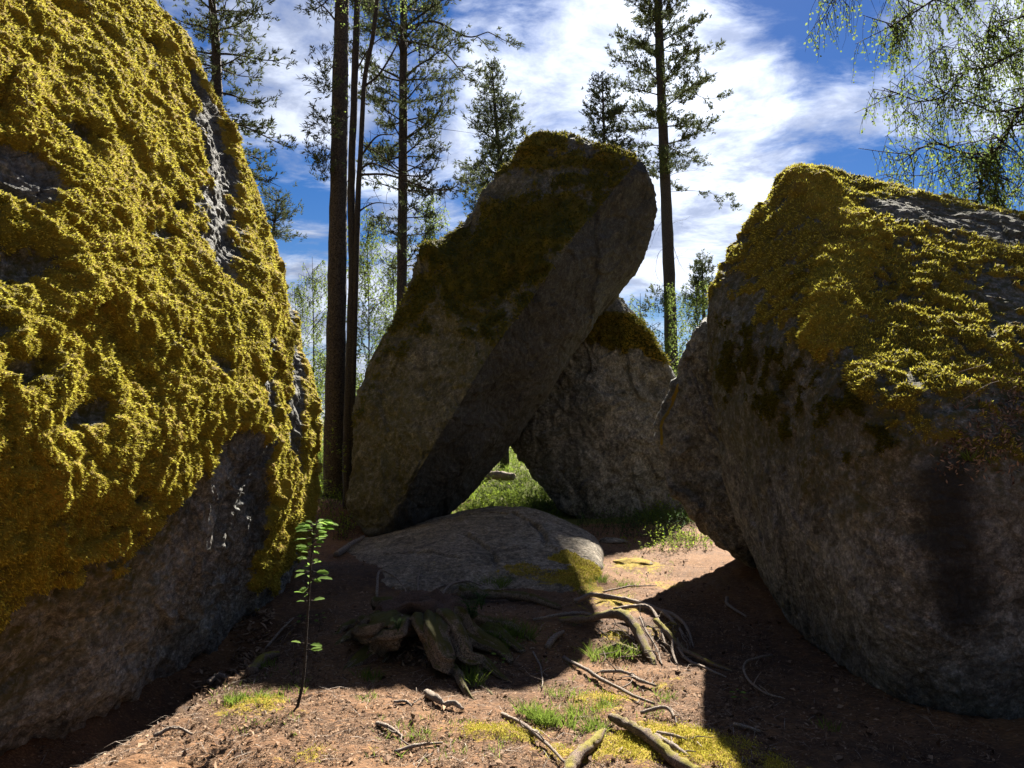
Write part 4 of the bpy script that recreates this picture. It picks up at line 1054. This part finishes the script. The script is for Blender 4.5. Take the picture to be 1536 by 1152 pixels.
for k, (pts, r) in enumerate(rts):
    pts = [np.array((cx * .75 + pts[0][0] * .25, cy - .02, zc + .10)), pts[0] - np.array((0, 0, .03))] + list(pts[1:]); r = [r[0] * .8] + list(r)
    m = MB(); root_tube(m, pts, r, 60, 26, .0, 720 + k * 3, wig=.03)
    cV = np.vstack(m.v); q_ = cV[:60 * 26].reshape(60, 26, 3); cen = q_.mean(1, keepdims=True); th_ = np.linspace(0, 2 * np.pi, 26, endpoint=False)
    tw_ = np.linspace(0, 3.0, 60)[:, None] + k
    f_ = 1 + .20 * np.cos(3 * th_[None] + tw_) + .13 * np.cos(7 * th_[None] - 1.7 * tw_) + .12 * fbm((q_ + 0).reshape(-1, 3), 9, 3, 740 + k).reshape(60, 26)
    cV[:60 * 26] = (cen + (q_ - cen) * f_[..., None]).reshape(-1, 3); m.v = [cV]
    m.build('root', M['stump'], st)
for k, (pts, r) in enumerate([([sp_(625, 930, 5.4), sp_(632, 955, 5.2), *gpl([(640, 985, .02), (632, 1002, -.01)])], [.04, .035, .02, .005]), ([sp_(570, 930, 5.6), *gpl([(535, 950, .05), (512, 950, .02), (490, 958, -.01)])], [.05, .04, .025, .006]),
        ([sp_(664, 960, 5.2), *gpl([(690, 1000, .03), (716, 1020, .02), (742, 1048, -.01)])], [.035, .03, .02, .005]), ([sp_(708, 925, 5.7), *gpl([(745, 950, .04), (790, 962, .01), (812, 975, -.01)])], [.035, .03, .02, .006]), ([sp_(612, 935, 5.4), *gpl([(588, 975, .03), (575, 1000, .0)])], [.04, .03, .008])]):
    m = MB(); root_tube(m, pts, r, 30, 10, .6, 742 + k * 2, wig=.03); m.build('root', M['stump'], st)
m = MB(); root_tube(m, [sp_(560, 905, 6.1), sp_(600, 910, 5.95), sp_(640, 918, 5.75), sp_(700, 925, 5.65)], [.045, .05, .04, .03], 20, 10, .5, 760); m.build('root', M['stump'], st)
m = MB(); root_tube(m, gpl([(690, 908, .08), (735, 905, .06), (790, 908, .05), (840, 918, .01)]), [.05, .045, .04, .02], 20, 10, .5, 763); m.build('root', M['stump'], st)

# ------------------------------------------------------------------ exposed roots on the right of the stump
roots = [([(838, 945, .03), (880, 945, .05), (915, 942, .09), (940, 950, .09), (958, 970, .05), (975, 992, .02), (980, 1002, -.02)], [.02, .03, .035, .04, .03, .015], 'thick mossy root arching beside the stump, ending in a frayed tangle', 'dead_wood_moss'),
         ([(862, 908, .02), (890, 905, .05), (935, 912, .06), (975, 922, .05), (1005, 935, .03), (1025, 958, .0)], [.02, .022, .02, .016, .01], 'pale bare root running across the path above the mossy one', 'dead_wood'),
         ([(920, 934, .08), (950, 934, .10), (975, 936, .10), (990, 955, .07), (998, 980, .03)], [.012, .014, .014, .01, .006], 'thin pale root looping over the root tangle', 'dead_wood'),
         ([(985, 950, .08), (1005, 970, .06), (1030, 990, .04), (1070, 1005, .02), (1098, 1012, .0)], [.022, .022, .02, .014, .006], 'straight brown root pointing into the shade of the right boulder', 'dead_wood_moss'),
         ([(1015, 982, .03), (1035, 1000, .02), (1060, 1010, .01), (1088, 1020, .0)], [.012, .01, .008, .004], 'lower thin root running beside the brown one into the shade', 'dead_wood'),
         ([(905, 984, .02), (930, 982, .04), (960, 988, .02)], [.02, .025, .015], 'short half buried root under the mossy arching root', 'dead_wood_moss'),
         ([(800, 935, .01), (840, 932, .03), (880, 932, .04), (905, 938, .0)], [.01, .014, .014, .008], 'slim grey root lying in shade right of the fern', 'dead_wood'),
         ([(960, 945, .07), (968, 965, .04), (985, 985, .02), (994, 1003, .0)], [.008, .008, .006, .004], 'wiry root hanging down inside the tangle', 'dead_wood'),
         ([(985, 925, .03), (1010, 935, .05), (1032, 955, .03), (1040, 975, .0)], [.01, .012, .01, .005], 'curved rootlet at the right rim of the tangle', 'dead_wood'),
         ([(1010, 975, .05), (1008, 990, .04), (1018, 1002, .01)], [.012, .01, .006], 'short forked root end crossing the brown root', 'dead_wood'),
         ([(916, 1092, .03), (945, 1108, .04), (975, 1126, .05), (1010, 1150, .03), (1050, 1175, .02)], [.02, .028, .03, .028, .03], 'thick half buried root among yellow moss at the bottom edge', 'dead_wood_moss'),
         ([(905, 1100, .0), (895, 1125, .03), (870, 1150, .03), (850, 1175, .02)], [.015, .025, .03, .03], 'mossy root splitting off to the left at the bottom edge', 'dead_wood_moss')]
for k, (pl, r, lab, mt) in enumerate(roots):
    m = MB(); root_tube(m, gpl(pl), r, 30, 9, .5, 780 + k * 3)
    o = m.build('tree_root', M[mt]); tag(o, lab, 'root', 'exposed roots on the path')
# fine rootlets of the tangle
g = np.random.default_rng(8); m = MB()
for k in range(55):
    a = gp(g.uniform(890, 1030), g.uniform(935, 1000)); d = unit(np.array((g.uniform(-.3, 1), g.uniform(-1, .2), g.uniform(-.2, .3)))); L = g.uniform(.06, .28)
    p = a + np.array((0, 0, g.uniform(.0, .07))); q = [p]
    for _ in range(5): d = unit(d + .5 * rand_dirs(1, g)[0] + np.array((0, 0, -.12))); q.append(q[-1] + d * L / 5)
    m.tube(np.array(q), [.004, .0015], 4, cap=False)
tag(m.build('rootlets', M['dead_wood']), 'fine wiry rootlets of the tangle right of the stump', 'roots', kind='stuff')

# ------------------------------------------------------------------ fallen sticks
GS = 'fallen sticks on the needle litter'
sticks = [([(565, 900, .0), (568, 882, .10), (575, 878, .13), (600, 888, .08), (612, 900, .0)], .011, 'bent grey stick arching off the ground left of the stump top', 'dead_wood'),
          ([(655, 905, .01), (672, 894, .06), (700, 888, .09), (722, 890, .05)], .013, 'grey stick rising behind the top of the stump', 'dead_wood'),
          ([(640, 892, .0), (668, 890, .05), (700, 886, .06), (728, 896, .0)], .010, 'curved stick lying just behind the stump in shade', 'dead_wood'),
          ([(628, 892, .0), (627, 880, .05), (630, 868, .1)], .008, 'short stick poking up behind the stump', 'dead_wood'),
          ([(847, 992, .01), (880, 1015, .02), (905, 1030, .02), (950, 1055, .02), (982, 1065, .01)], .012, 'long thin pale stick lying diagonally below the root tangle', 'dead_wood'),
          ([(900, 1016, .02), (935, 1020, .03), (965, 1026, .01)], .010, 'short pale stick just under the root tangle', 'dead_wood'),
          ([(945, 1020, .02), (960, 1032, .03), (985, 1040, .02)], .012, 'stubby broken stick below the root tangle', 'dead_wood'),
          ([(962, 1080, .02), (1000, 1078, .04), (1015, 1095, .01)], .010, 'bent pale stick lying in the yellow moss', 'dead_wood'),
          ([(985, 1112, .02), (1015, 1120, .03), (1045, 1125, .02)], .009, 'straight light stick near the lower right moss', 'dead_wood'),
          ([(985, 1115, .02), (1010, 1135, .03), (1035, 1150, .02)], .013, 'thicker light stick forking down to the bottom edge', 'dead_wood'),
          ([(755, 1078, .01), (790, 1105, .03), (820, 1130, .03), (848, 1158, .02)], .011, 'long dark stick running to the bottom edge in front of the stump', 'dead_wood'),
          ([(566, 1092, .01), (582, 1100, .02), (605, 1114, .01)], .012, 'pale stick lying alone on sunlit needles left of centre', 'dead_wood'),
          ([(590, 1060, .01), (610, 1061, .02), (622, 1066, .0)], .008, 'small curved pale stick in front of the left stump roots', 'dead_wood'),
          ([(592, 1136, .01), (625, 1130, .02), (665, 1124, .01)], .009, 'thin stick lying level at the bottom centre', 'dead_wood'),
          ([(505, 838, .02), (522, 828, .05), (545, 815, .05)], .035, 'short log end lying in shade left of the flat rock', 'dead_wood'),
          ([(398, 962, .01), (418, 950, .04), (440, 938, .04)], .009, 'straight grey stick leaning in the shade beside the left boulder', 'dead_wood'),
          ([(1090, 905, .03), (1092, 915, .03), (1120, 930, .01)], .014, 'kinked pale stick in the shade of the right boulder', 'dead_wood'),
          ([(1160, 995, .03), (1122, 1008, .05), (1117, 1030, .05), (1145, 1052, .03), (1178, 1056, .01)], .007, 'thin hooped twig in the shade of the right boulder', 'dead_wood'),
          ([(1100, 1095, .01), (1140, 1108, .02)], .008, 'thin straight twig in the dark below the hooped one', 'dead_wood'),
          ([(312, 1030, .02), (328, 1026, .03), (345, 1024, .02)], .024, 'stubby weathered branch piece on sunlit needles by the left hollow', 'dead_wood'),
          ([(232, 1112, .01), (262, 1104, .02), (290, 1110, .01)], .010, 'pale twig on the rim of the dark hollow at lower left', 'dead_wood'),
          ([(376, 1018, .02), (395, 1002, .05), (418, 990, .03)], .035, 'short mossy log at the edge of the shade by the left boulder', 'dead_wood_moss'),
          ([(822, 978, .01), (834, 970, .03), (846, 962, .03)], .022, 'stubby pale root end standing up in shade right of the fern', 'dead_wood'),
          ([(800, 985, .01), (812, 1010, .02), (812, 1040, .01)], .006, 'thin dark twig lying in the shade right of the stump roots', 'dead_wood'),
          ([(905, 895, .02), (940, 888, .03), (985, 884, .02)], .008, 'thin brown root like stick across the sunlit path', 'dead_wood'),
          ([(640, 1050, .01), (655, 1060, .03), (668, 1066, .01)], .022, 'curled strip of bark on the litter in front of the stump', 'dead_wood'),
          ([(668, 1066, .01), (682, 1068, .03), (694, 1072, .01)], .016, 'small bark flake beside the curled strip', 'dead_wood')]
g = np.random.default_rng(12)
for k, (pl, r, lab, mt) in enumerate(sticks):
    m = MB(); P = gpl(pl); root_tube(m, P, [r * 1.1, r, r * .55], 20, 8, .4, 840 + k * 3)
    if r < .014:
        q = curve(P, 12)
        for i in (4, 7, 9):
            if g.random() < .6: e = q[i] + unit(np.array((g.normal(), g.normal(), .3))) * g.uniform(.05, .15); m.tube(curve([q[i], (q[i] + e) / 2 + .01 * g.normal(size=3), e], 5), [r * .5, r * .2], 5)
    o = m.build('fallen_stick', M[mt]); tag(o, lab, 'stick', GS)

o = None
# pebbles
def stone(px, py, r, sq, lab, mt='rock_flat', seed=0, moss=0.0):
    c = gp(px, py); bm = bmesh.new(); bmesh.ops.create_icosphere(bm, subdivisions=4, radius=1)
    V = np.array([v.co[:] for v in bm.verts]); T = np.array([[v.index for v in f.verts] for f in bm.faces]); bm.free()
    V = V * (1 + .22 * fbm(V, 1.0, 4, 900 + seed))[:, None] * np.array((r, r * .75, r * sq)) + c + np.array((0, 0, r * sq * .25))
    o = mesh_np('stone', V, T, M[mt], attrs={'moss': moss * sstep(V[:, 2] - c[2], 0, r * sq), 'tint': 0 * V[:, 0], 'darken': 0 * V[:, 0], 'green': 0 * V[:, 0]}); tag(o, lab, 'stone')
stone(918, 815, .19, .22, 'pale low stone beside the sunlit end of the flat rock', seed=1)
stone(800, 1110, .035, .8, 'small round grey stone in the litter at the bottom centre', seed=2)
stone(950, 848, .22, .22, 'moss capped stone in the sunlit path beside the flat rock', seed=3, moss=1.0)
stone(545, 960, .06, .9, 'rounded brown stone wedged between the left stump roots', seed=4, mt='rock_right')
stone(560, 985, .05, .8, 'small stone under the left stump roots', seed=5, mt='rock_right')

# ------------------------------------------------------------------ litter
def scatter(name, n, boxes, Lr, Wr, mat, seed, flat=.25, lift=.006, tone=(0, 1), label=None, cat='litter', bend=.2, pw=1.0):
    g = np.random.default_rng(seed); P = []
    tot = sum(b[4] for b in boxes)
    for x0, y0, x1, y1, w in boxes:
        k = int(n * w / tot); px = g.uniform(x0, x1, k); py = y0 + (y1 - y0) * g.random(k) ** pw
        t = PITCH; xc = (px - 768) / FPX; yc = (576 - py) / FPX
        dy = math.cos(t) - yc * math.sin(t); dz = math.sin(t) + yc * math.cos(t); s = -CAM_H / dz
        P.append(np.stack([xc * s, dy * s, 0 * s], 1))
    P = np.vstack(P); P[:, 2] = base_height(P[:, 0], P[:, 1]) + .012 + lift * g.random(len(P)) * 2
    n = len(P); d = rand_dirs(n, g); d[:, 2] *= flat; L = g.uniform(*Lr, n); W = g.uniform(*Wr, n); sd = rand_dirs(n, g); sd[:, 2] = 0
    up = np.tile(np.array((0, 0, 1.0)), (n, 1)) + flat * rand_dirs(n, g)
    side = np.cross(d, up)
    m = MB(); dd = d / np.linalg.norm(d, axis=1)[:, None]
    m.blades(P - dd * L[:, None] / 2, d, np.cross(side, d), L, W, bend=bend * g.normal(size=n), a=g.uniform(tone[0], tone[1], n) ** 1.6)
    o = m.build(name, mat); tag(o, label, cat, kind='stuff'); return o
allg = [(60, 1040, 1160, 1160, 5), (300, 930, 1160, 1040, 3), (480, 850, 1100, 930, 1.2), (980, 830, 1500, 1150, 2.5), (200, 930, 480, 1100, 1), (860, 785, 1030, 850, .9)]
scatter('pine_needles', 80000, allg, (.025, .055), (.0018, .0036), M['chip'], 21, .2, .004, label='dry pine needles strewn over the forest floor')
scatter('dead_leaves', 1500, allg, (.03, .06), (.018, .034), M['chip'], 26, .55, .006, (0, .9), 'curled dead leaves lying on the forest floor', bend=.5)
scatter('leaf_litter', 14000, allg, (.012, .035), (.007, .016), M['chip'], 22, .5, .004, label='dry brown leaf scraps strewn over the forest floor')
scatter('bark_debris', 900, [(290, 960, 370, 1010, 2), (350, 915, 410, 960, 1.5), (640, 860, 760, 900, .4), (590, 980, 650, 1000, .6)], (.03, .10), (.010, .03), M['chip'], 23, .6, .02, (.2, 1), 'heap of bark and dry debris along the foot of the left boulder')

g = np.random.default_rng(24); w_ = GM['m']; w_ = w_ ** .6; ix = g.choice(len(w_), 26000, p=w_ / w_.sum()); p_ = GM['V'][ix] + g.normal(size=(26000, 3)) * np.array((.03, .03, .002))
m = MB(); L_ = g.uniform(.005, .013, 26000); m.blades(p_, rand_dirs(26000, g) * .8 + np.array((0, 0, 1.0)), rand_dirs(26000, g), L_, L_ * .4, a=g.random(26000) ** 1.5)
tag(m.build('moss', M['moss_sprig']), 'cushions of yellow moss growing on the forest floor', 'moss', kind='stuff')
scatter('twigs', 1100, allg, (.06, .22), (.003, .007), M['dead_wood'], 25, .12, .006, (0, 1), 'short dry twigs scattered in the needle litter')
# ------------------------------------------------------------------ grass, shrubs, fern, sapling
def grass_clump(mb, c, n, h, r, g, tone=(0, 1), lean=.5, w=.006):
    th = g.random(n) * 6.28; rr = r * np.sqrt(g.random(n)); b = np.array(c) + np.stack([np.cos(th) * rr, np.sin(th) * rr, 0 * rr - .005], 1)
    d = np.stack([np.cos(th) * lean * g.random(n), np.sin(th) * lean * g.random(n), 1 + 0 * th], 1) + .25 * g.normal(size=(n, 3)) * np.array((1, 1, .2))
    L = h * g.uniform(.45, 1.1, n); d /= np.linalg.norm(d, axis=1)[:, None]; sd = np.cross(d, rand_dirs(n, g)); sd /= np.linalg.norm(sd, axis=1)[:, None]
    W = w * g.uniform(.6, 1.2, n); k = 4; Vs = []
    for i in range(k + 1):
        t = i / k; c_ = b + d * (L * t)[:, None] + np.stack([d[:, 0], d[:, 1], -.5 * np.ones(n)], 1) * (L * t * t * .45)[:, None]
        ww = (W * (1 - t ** 1.5) * .5 + .0003)[:, None] * sd; Vs += [c_ - ww, c_ + ww]
    V = np.stack(Vs, 1).reshape(-1, 3); o = np.arange(n)[:, None] * (2 * (k + 1))
    q = np.vstack([np.concatenate([o + 2 * i, o + 2 * i + 1, o + 2 * i + 3, o + 2 * i + 2], 1) for i in range(k)])
    mb.add(V, q, None, np.repeat(g.uniform(*tone, n), 2 * (k + 1)))
g = np.random.default_rng(31)
cl = [(830, 1088, 26, .11, 'bright green grass clump on the sunlit litter in front of the stump'), (880, 1096, 14, .08, 'small grass tuft right of the bright clump in front'), (905, 985, 16, .14, 'upright grass tuft under the arching mossy root'),
      (780, 965, 24, .16, 'shaded grass patch just right of the fern'), (738, 880, 22, .15, 'dark grass tuft in the shade of the flat rock'), (905, 875, 12, .10, 'grass tuft at the sunlit foot of the flat rock'), (935, 880, 10, .10, 'light grass tuft on the sunlit path'),
      (350, 1060, 12, .08, 'low grass tuft beside the hollow at lower left'), (390, 1055, 14, .08, 'grass tuft between the hollow and the sapling'), (405, 1005, 8, .08, 'grass tuft growing from the mossy log'), (548, 1052, 6, .05, 'tiny grass tuft alone on sunlit needles'),
      (880, 890, 9, .10, 'grass sprig in moss at the tip of the flat rock'), (630, 1112, 8, .06, 'sparse grass tuft at bottom centre left'), (845, 1050, 9, .10, 'grass sprig at the right end of the shade in front'), (1000, 1050, 7, .07, 'low grass tuft at the edge of the right shadow'),
      (560, 1020, 10, .09, 'shaded grass tuft in front of the left stump roots'), (705, 1025, 12, .13, 'grass tuft between the front stump roots'), (1240, 1095, 8, .06, 'grass tuft in the dark shade at lower right'), (910, 1065, 12, .07, 'grass tuft on litter below the diagonal stick')]
m = MB(); g_ = np.random.default_rng(37)
for _ in range(260):
    k = g_.integers(0, 6); x0, y0, x1, y1 = ((800, 1000, 1010, 1130), (850, 850, 960, 900), (320, 1010, 460, 1110), (700, 930, 860, 1000), (560, 1080, 760, 1150), (880, 800, 1020, 880))[k]
    grass_clump(m, gp(g_.uniform(x0, x1), g_.uniform(y0, y1)), 5, .055, .03, g_, w=.0035)
tag(m.build('grass', M['grass']), 'thin scattered grass blades among the needle litter', 'grass', kind='stuff')
for px, py, n, h, lab in cl:
    m = MB()
    for _ in range(max(2, n // 3)):
        c = gp(px + g.normal() * n * .9, py + g.normal() * n * .25); grass_clump(m, c, int(n * 3), h, .06, g, w=.0042)
    o = empty('grass_tuft', tuple(gp(px, py))); tag(o, lab, 'grass', 'grass tufts on the forest floor'); tag(m.build('blades', M['grass'], o), kind='stuff')

def leafy(mb, wood, c, n, h, r, size, g, tone=(0, 1)):
    """low shrub: thin stems with oval leaves"""
    for _ in range(max(3, n // 7)):
        a = g.random() * 6.28; rr = r * math.sqrt(g.random()); b = np.array(c) + np.array((math.cos(a) * rr, math.sin(a) * rr, -.01)); e = b + np.array((g.normal() * h * .3, g.normal() * h * .3, h * g.uniform(.5, 1.1)))
        wood.tube(curve([b, (b + e) / 2 + .02 * g.normal(size=3), e], 4), [.0025, .001], 3, cap=False)
        m_ = 7; s = g.random(m_) ** .6; p = b + (e - b) * s[:, None]
        d = rand_dirs(m_, g) * np.array((1, 1, .5)) + np.array((0, 0, .25)); mb.blades(p, d, rand_dirs(m_, g) * .3 + np.array((0, 0, 1.0)), size * g.uniform(.7, 1.3, m_), size * .6, bend=.1, a=g.uniform(*tone, m_))
def thicket(name, label, cat, pts, n_each, h, size, seed, mat='shrub', tone=(0, 1), kind=None, group=None):
    g = np.random.default_rng(seed); m, w = MB(), MB()
    for c in pts: leafy(m, w, c, n_each, h * g.uniform(.7, 1.2), .14, size, g, tone)
    root = empty(name, tuple(np.mean(pts, 0))); tag(root, label, cat, group, kind)
    tag(w.build('stems', M['twig'], root), kind='stuff'); tag(m.build('leaves', M[mat], root), kind='stuff'); return root
g = np.random.default_rng(33)
def gy(px, Y, jit=0.0):
    x = (px - 768) / FPX * Y + g.normal() * jit; y = Y + g.normal() * jit; return np.array((x, y, ground_z(x, y)))
thicket('bilberry_shrub', 'bright bilberry shrub in sun seen through the triangular gap', 'shrub', [gy(px, Y, .12) for px in np.linspace(700, 762, 9) for Y in (14.0, 14.5, 15)], 42, .26, .035, 1, tone=(.3, 1))
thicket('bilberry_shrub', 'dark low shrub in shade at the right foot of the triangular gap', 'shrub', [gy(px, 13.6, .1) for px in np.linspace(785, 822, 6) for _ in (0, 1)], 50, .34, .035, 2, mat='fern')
thicket('bilberry_shrub', 'sunny bilberry patch between the flat rock and the right boulder', 'shrub', [gy(px, Y, .15) for px in np.linspace(975, 1060, 12) for Y in (10.0, 10.6, 11.2)], 46, .24, .034, 3, tone=(.3, 1))
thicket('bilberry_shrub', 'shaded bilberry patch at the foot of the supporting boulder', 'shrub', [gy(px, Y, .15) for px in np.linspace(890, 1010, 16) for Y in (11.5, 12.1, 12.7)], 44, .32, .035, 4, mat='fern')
thicket('bilberry_shrub', 'yellow green shrub at the foot of the thickest pine trunk', 'shrub', [gy(px, Y, .12) for px in np.linspace(466, 526, 9) for Y in (10.4, 11.0, 11.7, 12.4)], 40, .34, .035, 5, tone=(.3, 1))
thicket('young_rowan', 'slender rowan shoot in front of the thickest pine trunk', 'plant', [gy(px, 11.4, .05) + np.array((0, 0, dz)) for px, dz in ((500, .3), (506, .6), (497, .8), (490, 1.1), (510, .9))], 22, .34, .055, 6, tone=(.4, 1))
pts = []
for _ in range(620):
    Y = 13.5 + 17 * g.random() ** 1.4; px = g.choice([g.uniform(690, 830), g.uniform(440, 540), g.uniform(960, 1100)]); pts.append(gy(px, Y))
thicket('undergrowth', 'sunny green undergrowth on the rise behind the boulders', 'undergrowth', pts, 42, .40, .06, 7, kind='stuff', tone=(.0, .9))
m = MB(); g2 = np.random.default_rng(36)
for _ in range(1300):
    Y = 12.8 + 13 * g2.random() ** 1.3; px = g2.choice([g2.uniform(680, 830), g2.uniform(440, 540), g2.uniform(960, 1090)])
    x = (px - 768) / FPX * Y; grass_clump(m, (x, Y, ground_z(x, Y)), 16, .28, .16, g2, w=.012)
tag(m.build('grass', M['grass']), 'grass growing on the rise behind the boulders', 'grass', kind='stuff')
m = MB(); root_tube(m, [at(724, 716, 17) + (0, 0, .02), at(745, 713, 16.8), at(770, 716, 16.6)], [.09, .10, .08], 16, 12, .3, 950); tag(m.build('fallen_log', M['dead_wood']), 'pale log lying in the grass seen through the triangular gap', 'log')

# ferns at the stump
def fern(px, py, Y, h, lab, n=6, seed=0):
    g = np.random.default_rng(seed); c = at(px, py, Y); m = MB()
    for k in range(n):
        a = k * 6.283 / n + g.random(); tip = c + np.array((math.cos(a) * h * .6, math.sin(a) * h * .6, h * g.uniform(.6, 1.1))); q = curve([c, c + np.array((math.cos(a) * h * .2, math.sin(a) * h * .2, h * .7)), tip], 14)
        m.tube(q, [.002, .0008], 3, cap=False)
        for i in range(2, 14):
            t = unit(q[i] - q[i - 1]); s = unit(np.cross(t, (0, 0, 1))); L = h * .30 * (1 - i / 15)
            m.blades(np.array([q[i], q[i]]), np.array([s + t * .4, -s + t * .4]), np.array([(0, 0, 1.0), (0, 0, 1.0)]), L, L * .34, bend=-.1, a=g.random(2))
    o = m.build('fern', M['fern']); tag(o, lab, 'fern')
fern(708, 935, 5.55, .20, 'largest fern, growing at the right end of the stump top', 10, 1)
fern(597, 948, 5.15, .10, 'tiny fern in front of the dark hollow of the stump', 6, 2)
fern(722, 915, 5.75, .15, 'second fern just behind the largest one', 8, 3)

def broad_plant(name, label, stem, r, spots, size, seed, cat='plant'):
    """stem polyline (world) and leaves: (t along stem, side angle, length factor)"""
    g = np.random.default_rng(seed); root = empty(name, tuple(stem[0])); tag(root, label, cat)
    q = curve(stem, 40); m = MB(); m.tube(q, [r, r * .9, r * .6, r * .35], 8, wob=.15); lf = MB()
    for t, a, s in spots:
        i = int(t * 39); b = q[i]; d = unit(np.array((math.cos(a), math.sin(a) * .8, g.uniform(-.05, .3)))); e = b + d * size * s * .5
        m.tube(curve([b, (b + e) / 2 + np.array((0, 0, .006)), e], 5), [.002, .0012], 4, cap=False)
        L = size * s * g.uniform(.8, 1.15); W = L * .5; nrm = unit(np.array((g.normal() * .45, g.normal() * .45 - .35, 1.0))); sd = unit(np.cross(d, nrm)); nrm = np.cross(sd, d)
        # lobed leaf outline folded along the midrib
        T_ = np.array([0, .15, .3, .45, .6, .75, .9, 1.0]); Wd = np.array([.05, .55, .8, .72, 1.0, .68, .55, .0])
        V = [e + d * L * t_ - nrm * L * .18 * t_ * t_ for t_ in T_]
        Rr = [v + sd * W * w_ * .5 + nrm * W * w_ * .18 for v, w_ in zip(V, Wd)]; Ll = [v - sd * W * w_ * .5 + nrm * W * w_ * .18 for v, w_ in zip(V, Wd)]
        n = len(V); X = np.vstack([V, Rr, Ll]); Q = [(j, n + j, n + j + 1, j + 1) for j in range(n - 1)] + [(j + 1, 2 * n + j + 1, 2 * n + j, j) for j in range(n - 1)]
        lf.add(X, Q, None, g.random())
    m.build('stem', M['twig'], root); lf.build('leaves', M['sapling_leaf'], root); return root
b = gp(443, 1068); Yb = b[1]
stem = [b - (0, 0, .03), at(450, 1045, Yb + .02), at(456, 1010, Yb + .05), at(459, 960, Yb + .10), at(463, 900, Yb + .15), at(467, 840, Yb + .18), at(470, 800, Yb + .2), at(473, 784, Yb + .2)]
g = np.random.default_rng(3)
sp_l = [(.40 + .02 * g.random(), a, 1.0) for a in (.1, .5, 3.0, -.3)] + [(t, g.uniform(0, 6.28), g.uniform(.7, 1.3)) for t in np.linspace(.58, 1.0, 54)] + [(.78, 3.1, 1), (.9, .0, 1.3), (.96, .1, 1.4), (.97, 3.0, 1.2), (.88, 3.2, 1.1), (1.0, .3, 1.2)]
broad_plant('sapling', 'thin oak sapling with fresh green leaves standing in front of the left boulder', stem, .009, sp_l, .062, 4, 'sapling')
for k, (px, py, hh, lab) in enumerate([(660, 1005, .07, 'pale seedling at the tip of the front stump root'), (748, 1015, .12, 'two leaved seedling right of the stump roots'), (478, 950, .12, 'small leafy seedling in shade behind the sapling stem'), (1108, 1060, .06, 'low seedling in the shade of the right boulder'), (452, 940, .06, 'tiny seedling beside the sapling stem')]):
    b = gp(px, py); broad_plant('seedling', lab, [b - (0, 0, .01), b + (.01, 0, hh * .5), b + (0, .01, hh)], .002, [(t, k + 2.2 * j, 1) for j, t in enumerate((.5, .6, .8, .9, 1, 1))], .035, 30 + k)

# ------------------------------------------------------------------ ledge on the right boulder
rb_ = [o for o in bpy.data.objects if o.parent == right_boulder and o.name.startswith('rock')][0]
dg = bpy.context.evaluated_depsgraph_get()
bv = BVHTree.FromObject(rb_, dg); off = np.array(right_boulder.location)
def on_rock(px, py):
    d = ray_dir(px, py); h = bv.ray_cast(Vector(np.array((0, 0, CAM_H)) - off), Vector(unit(d)))
    return (np.array(h[0]) + off, np.array(h[1])) if h[0] is not None else (None, None)
g = np.random.default_rng(55); P_, N_ = [], []
for _ in range(800):
    py = g.uniform(0, 1); px = 1400 + 136 * g.random() ** .6; py = 690 - (px - 1400) * .5 + g.normal() * (14 + (px - 1400) * .22)
    p, n = on_rock(px, py)
    if p is not None: P_.append(p); N_.append(n)
P_, N_ = np.array(P_), np.array(N_); m = MB(); d = np.cross(N_, rand_dirs(len(P_), g)) + .25 * N_
m.blades(P_ + N_ * .008, d, N_ + .3 * rand_dirs(len(P_), g), g.uniform(.012, .04, len(P_)), g.uniform(.002, .012, len(P_)), bend=.1, a=g.random(len(P_)) ** 1.5)
tag(m.build('leaf_litter', M['chip']), 'dry litter caught on the ledge of the right boulder', 'litter', kind='stuff')
for px, py, n, h, lab in ((1455, 690, 34, .11, 'green grass clump growing on the ledge of the right boulder'), (1486, 694, 18, .07, 'smaller grass sprig right of the clump on the boulder ledge'), (1440, 615, 14, .10, 'dry grass wisps on the slope above the ledge')):
    p, n_ = on_rock(px, py); m = MB(); grass_clump(m, p, n, h, .02, g, w=.005, tone=(.3, 1), lean=.9); tag(m.build('grass_tuft', M['grass'] if 'green' in lab or 'sprig' in lab else M['chip']), lab, 'grass', 'grass tufts on the right boulder')
for k, (a, b_, lab) in enumerate((((1432, 560), (1490, 545), 'thin dry twig caught in the moss high on the right boulder'), ((1440, 605), (1500, 575), 'long dry grass stalk lying above the ledge of the right boulder'), ((1425, 480), (1440, 500), 'short curled stalk standing on the mossy slope'))):
    p, n1_ = on_rock(*a); q, n2_ = on_rock(*b_); m = MB(); root_tube(m, [p + n1_ * .02, (p + q) / 2 + n1_ * .06, q + n2_ * .02], [.003, .0025, .0015], 14, 5, .1, 970 + k); tag(m.build('fallen_stick', M['dead_wood']), lab, 'stick', 'twigs on the right boulder')
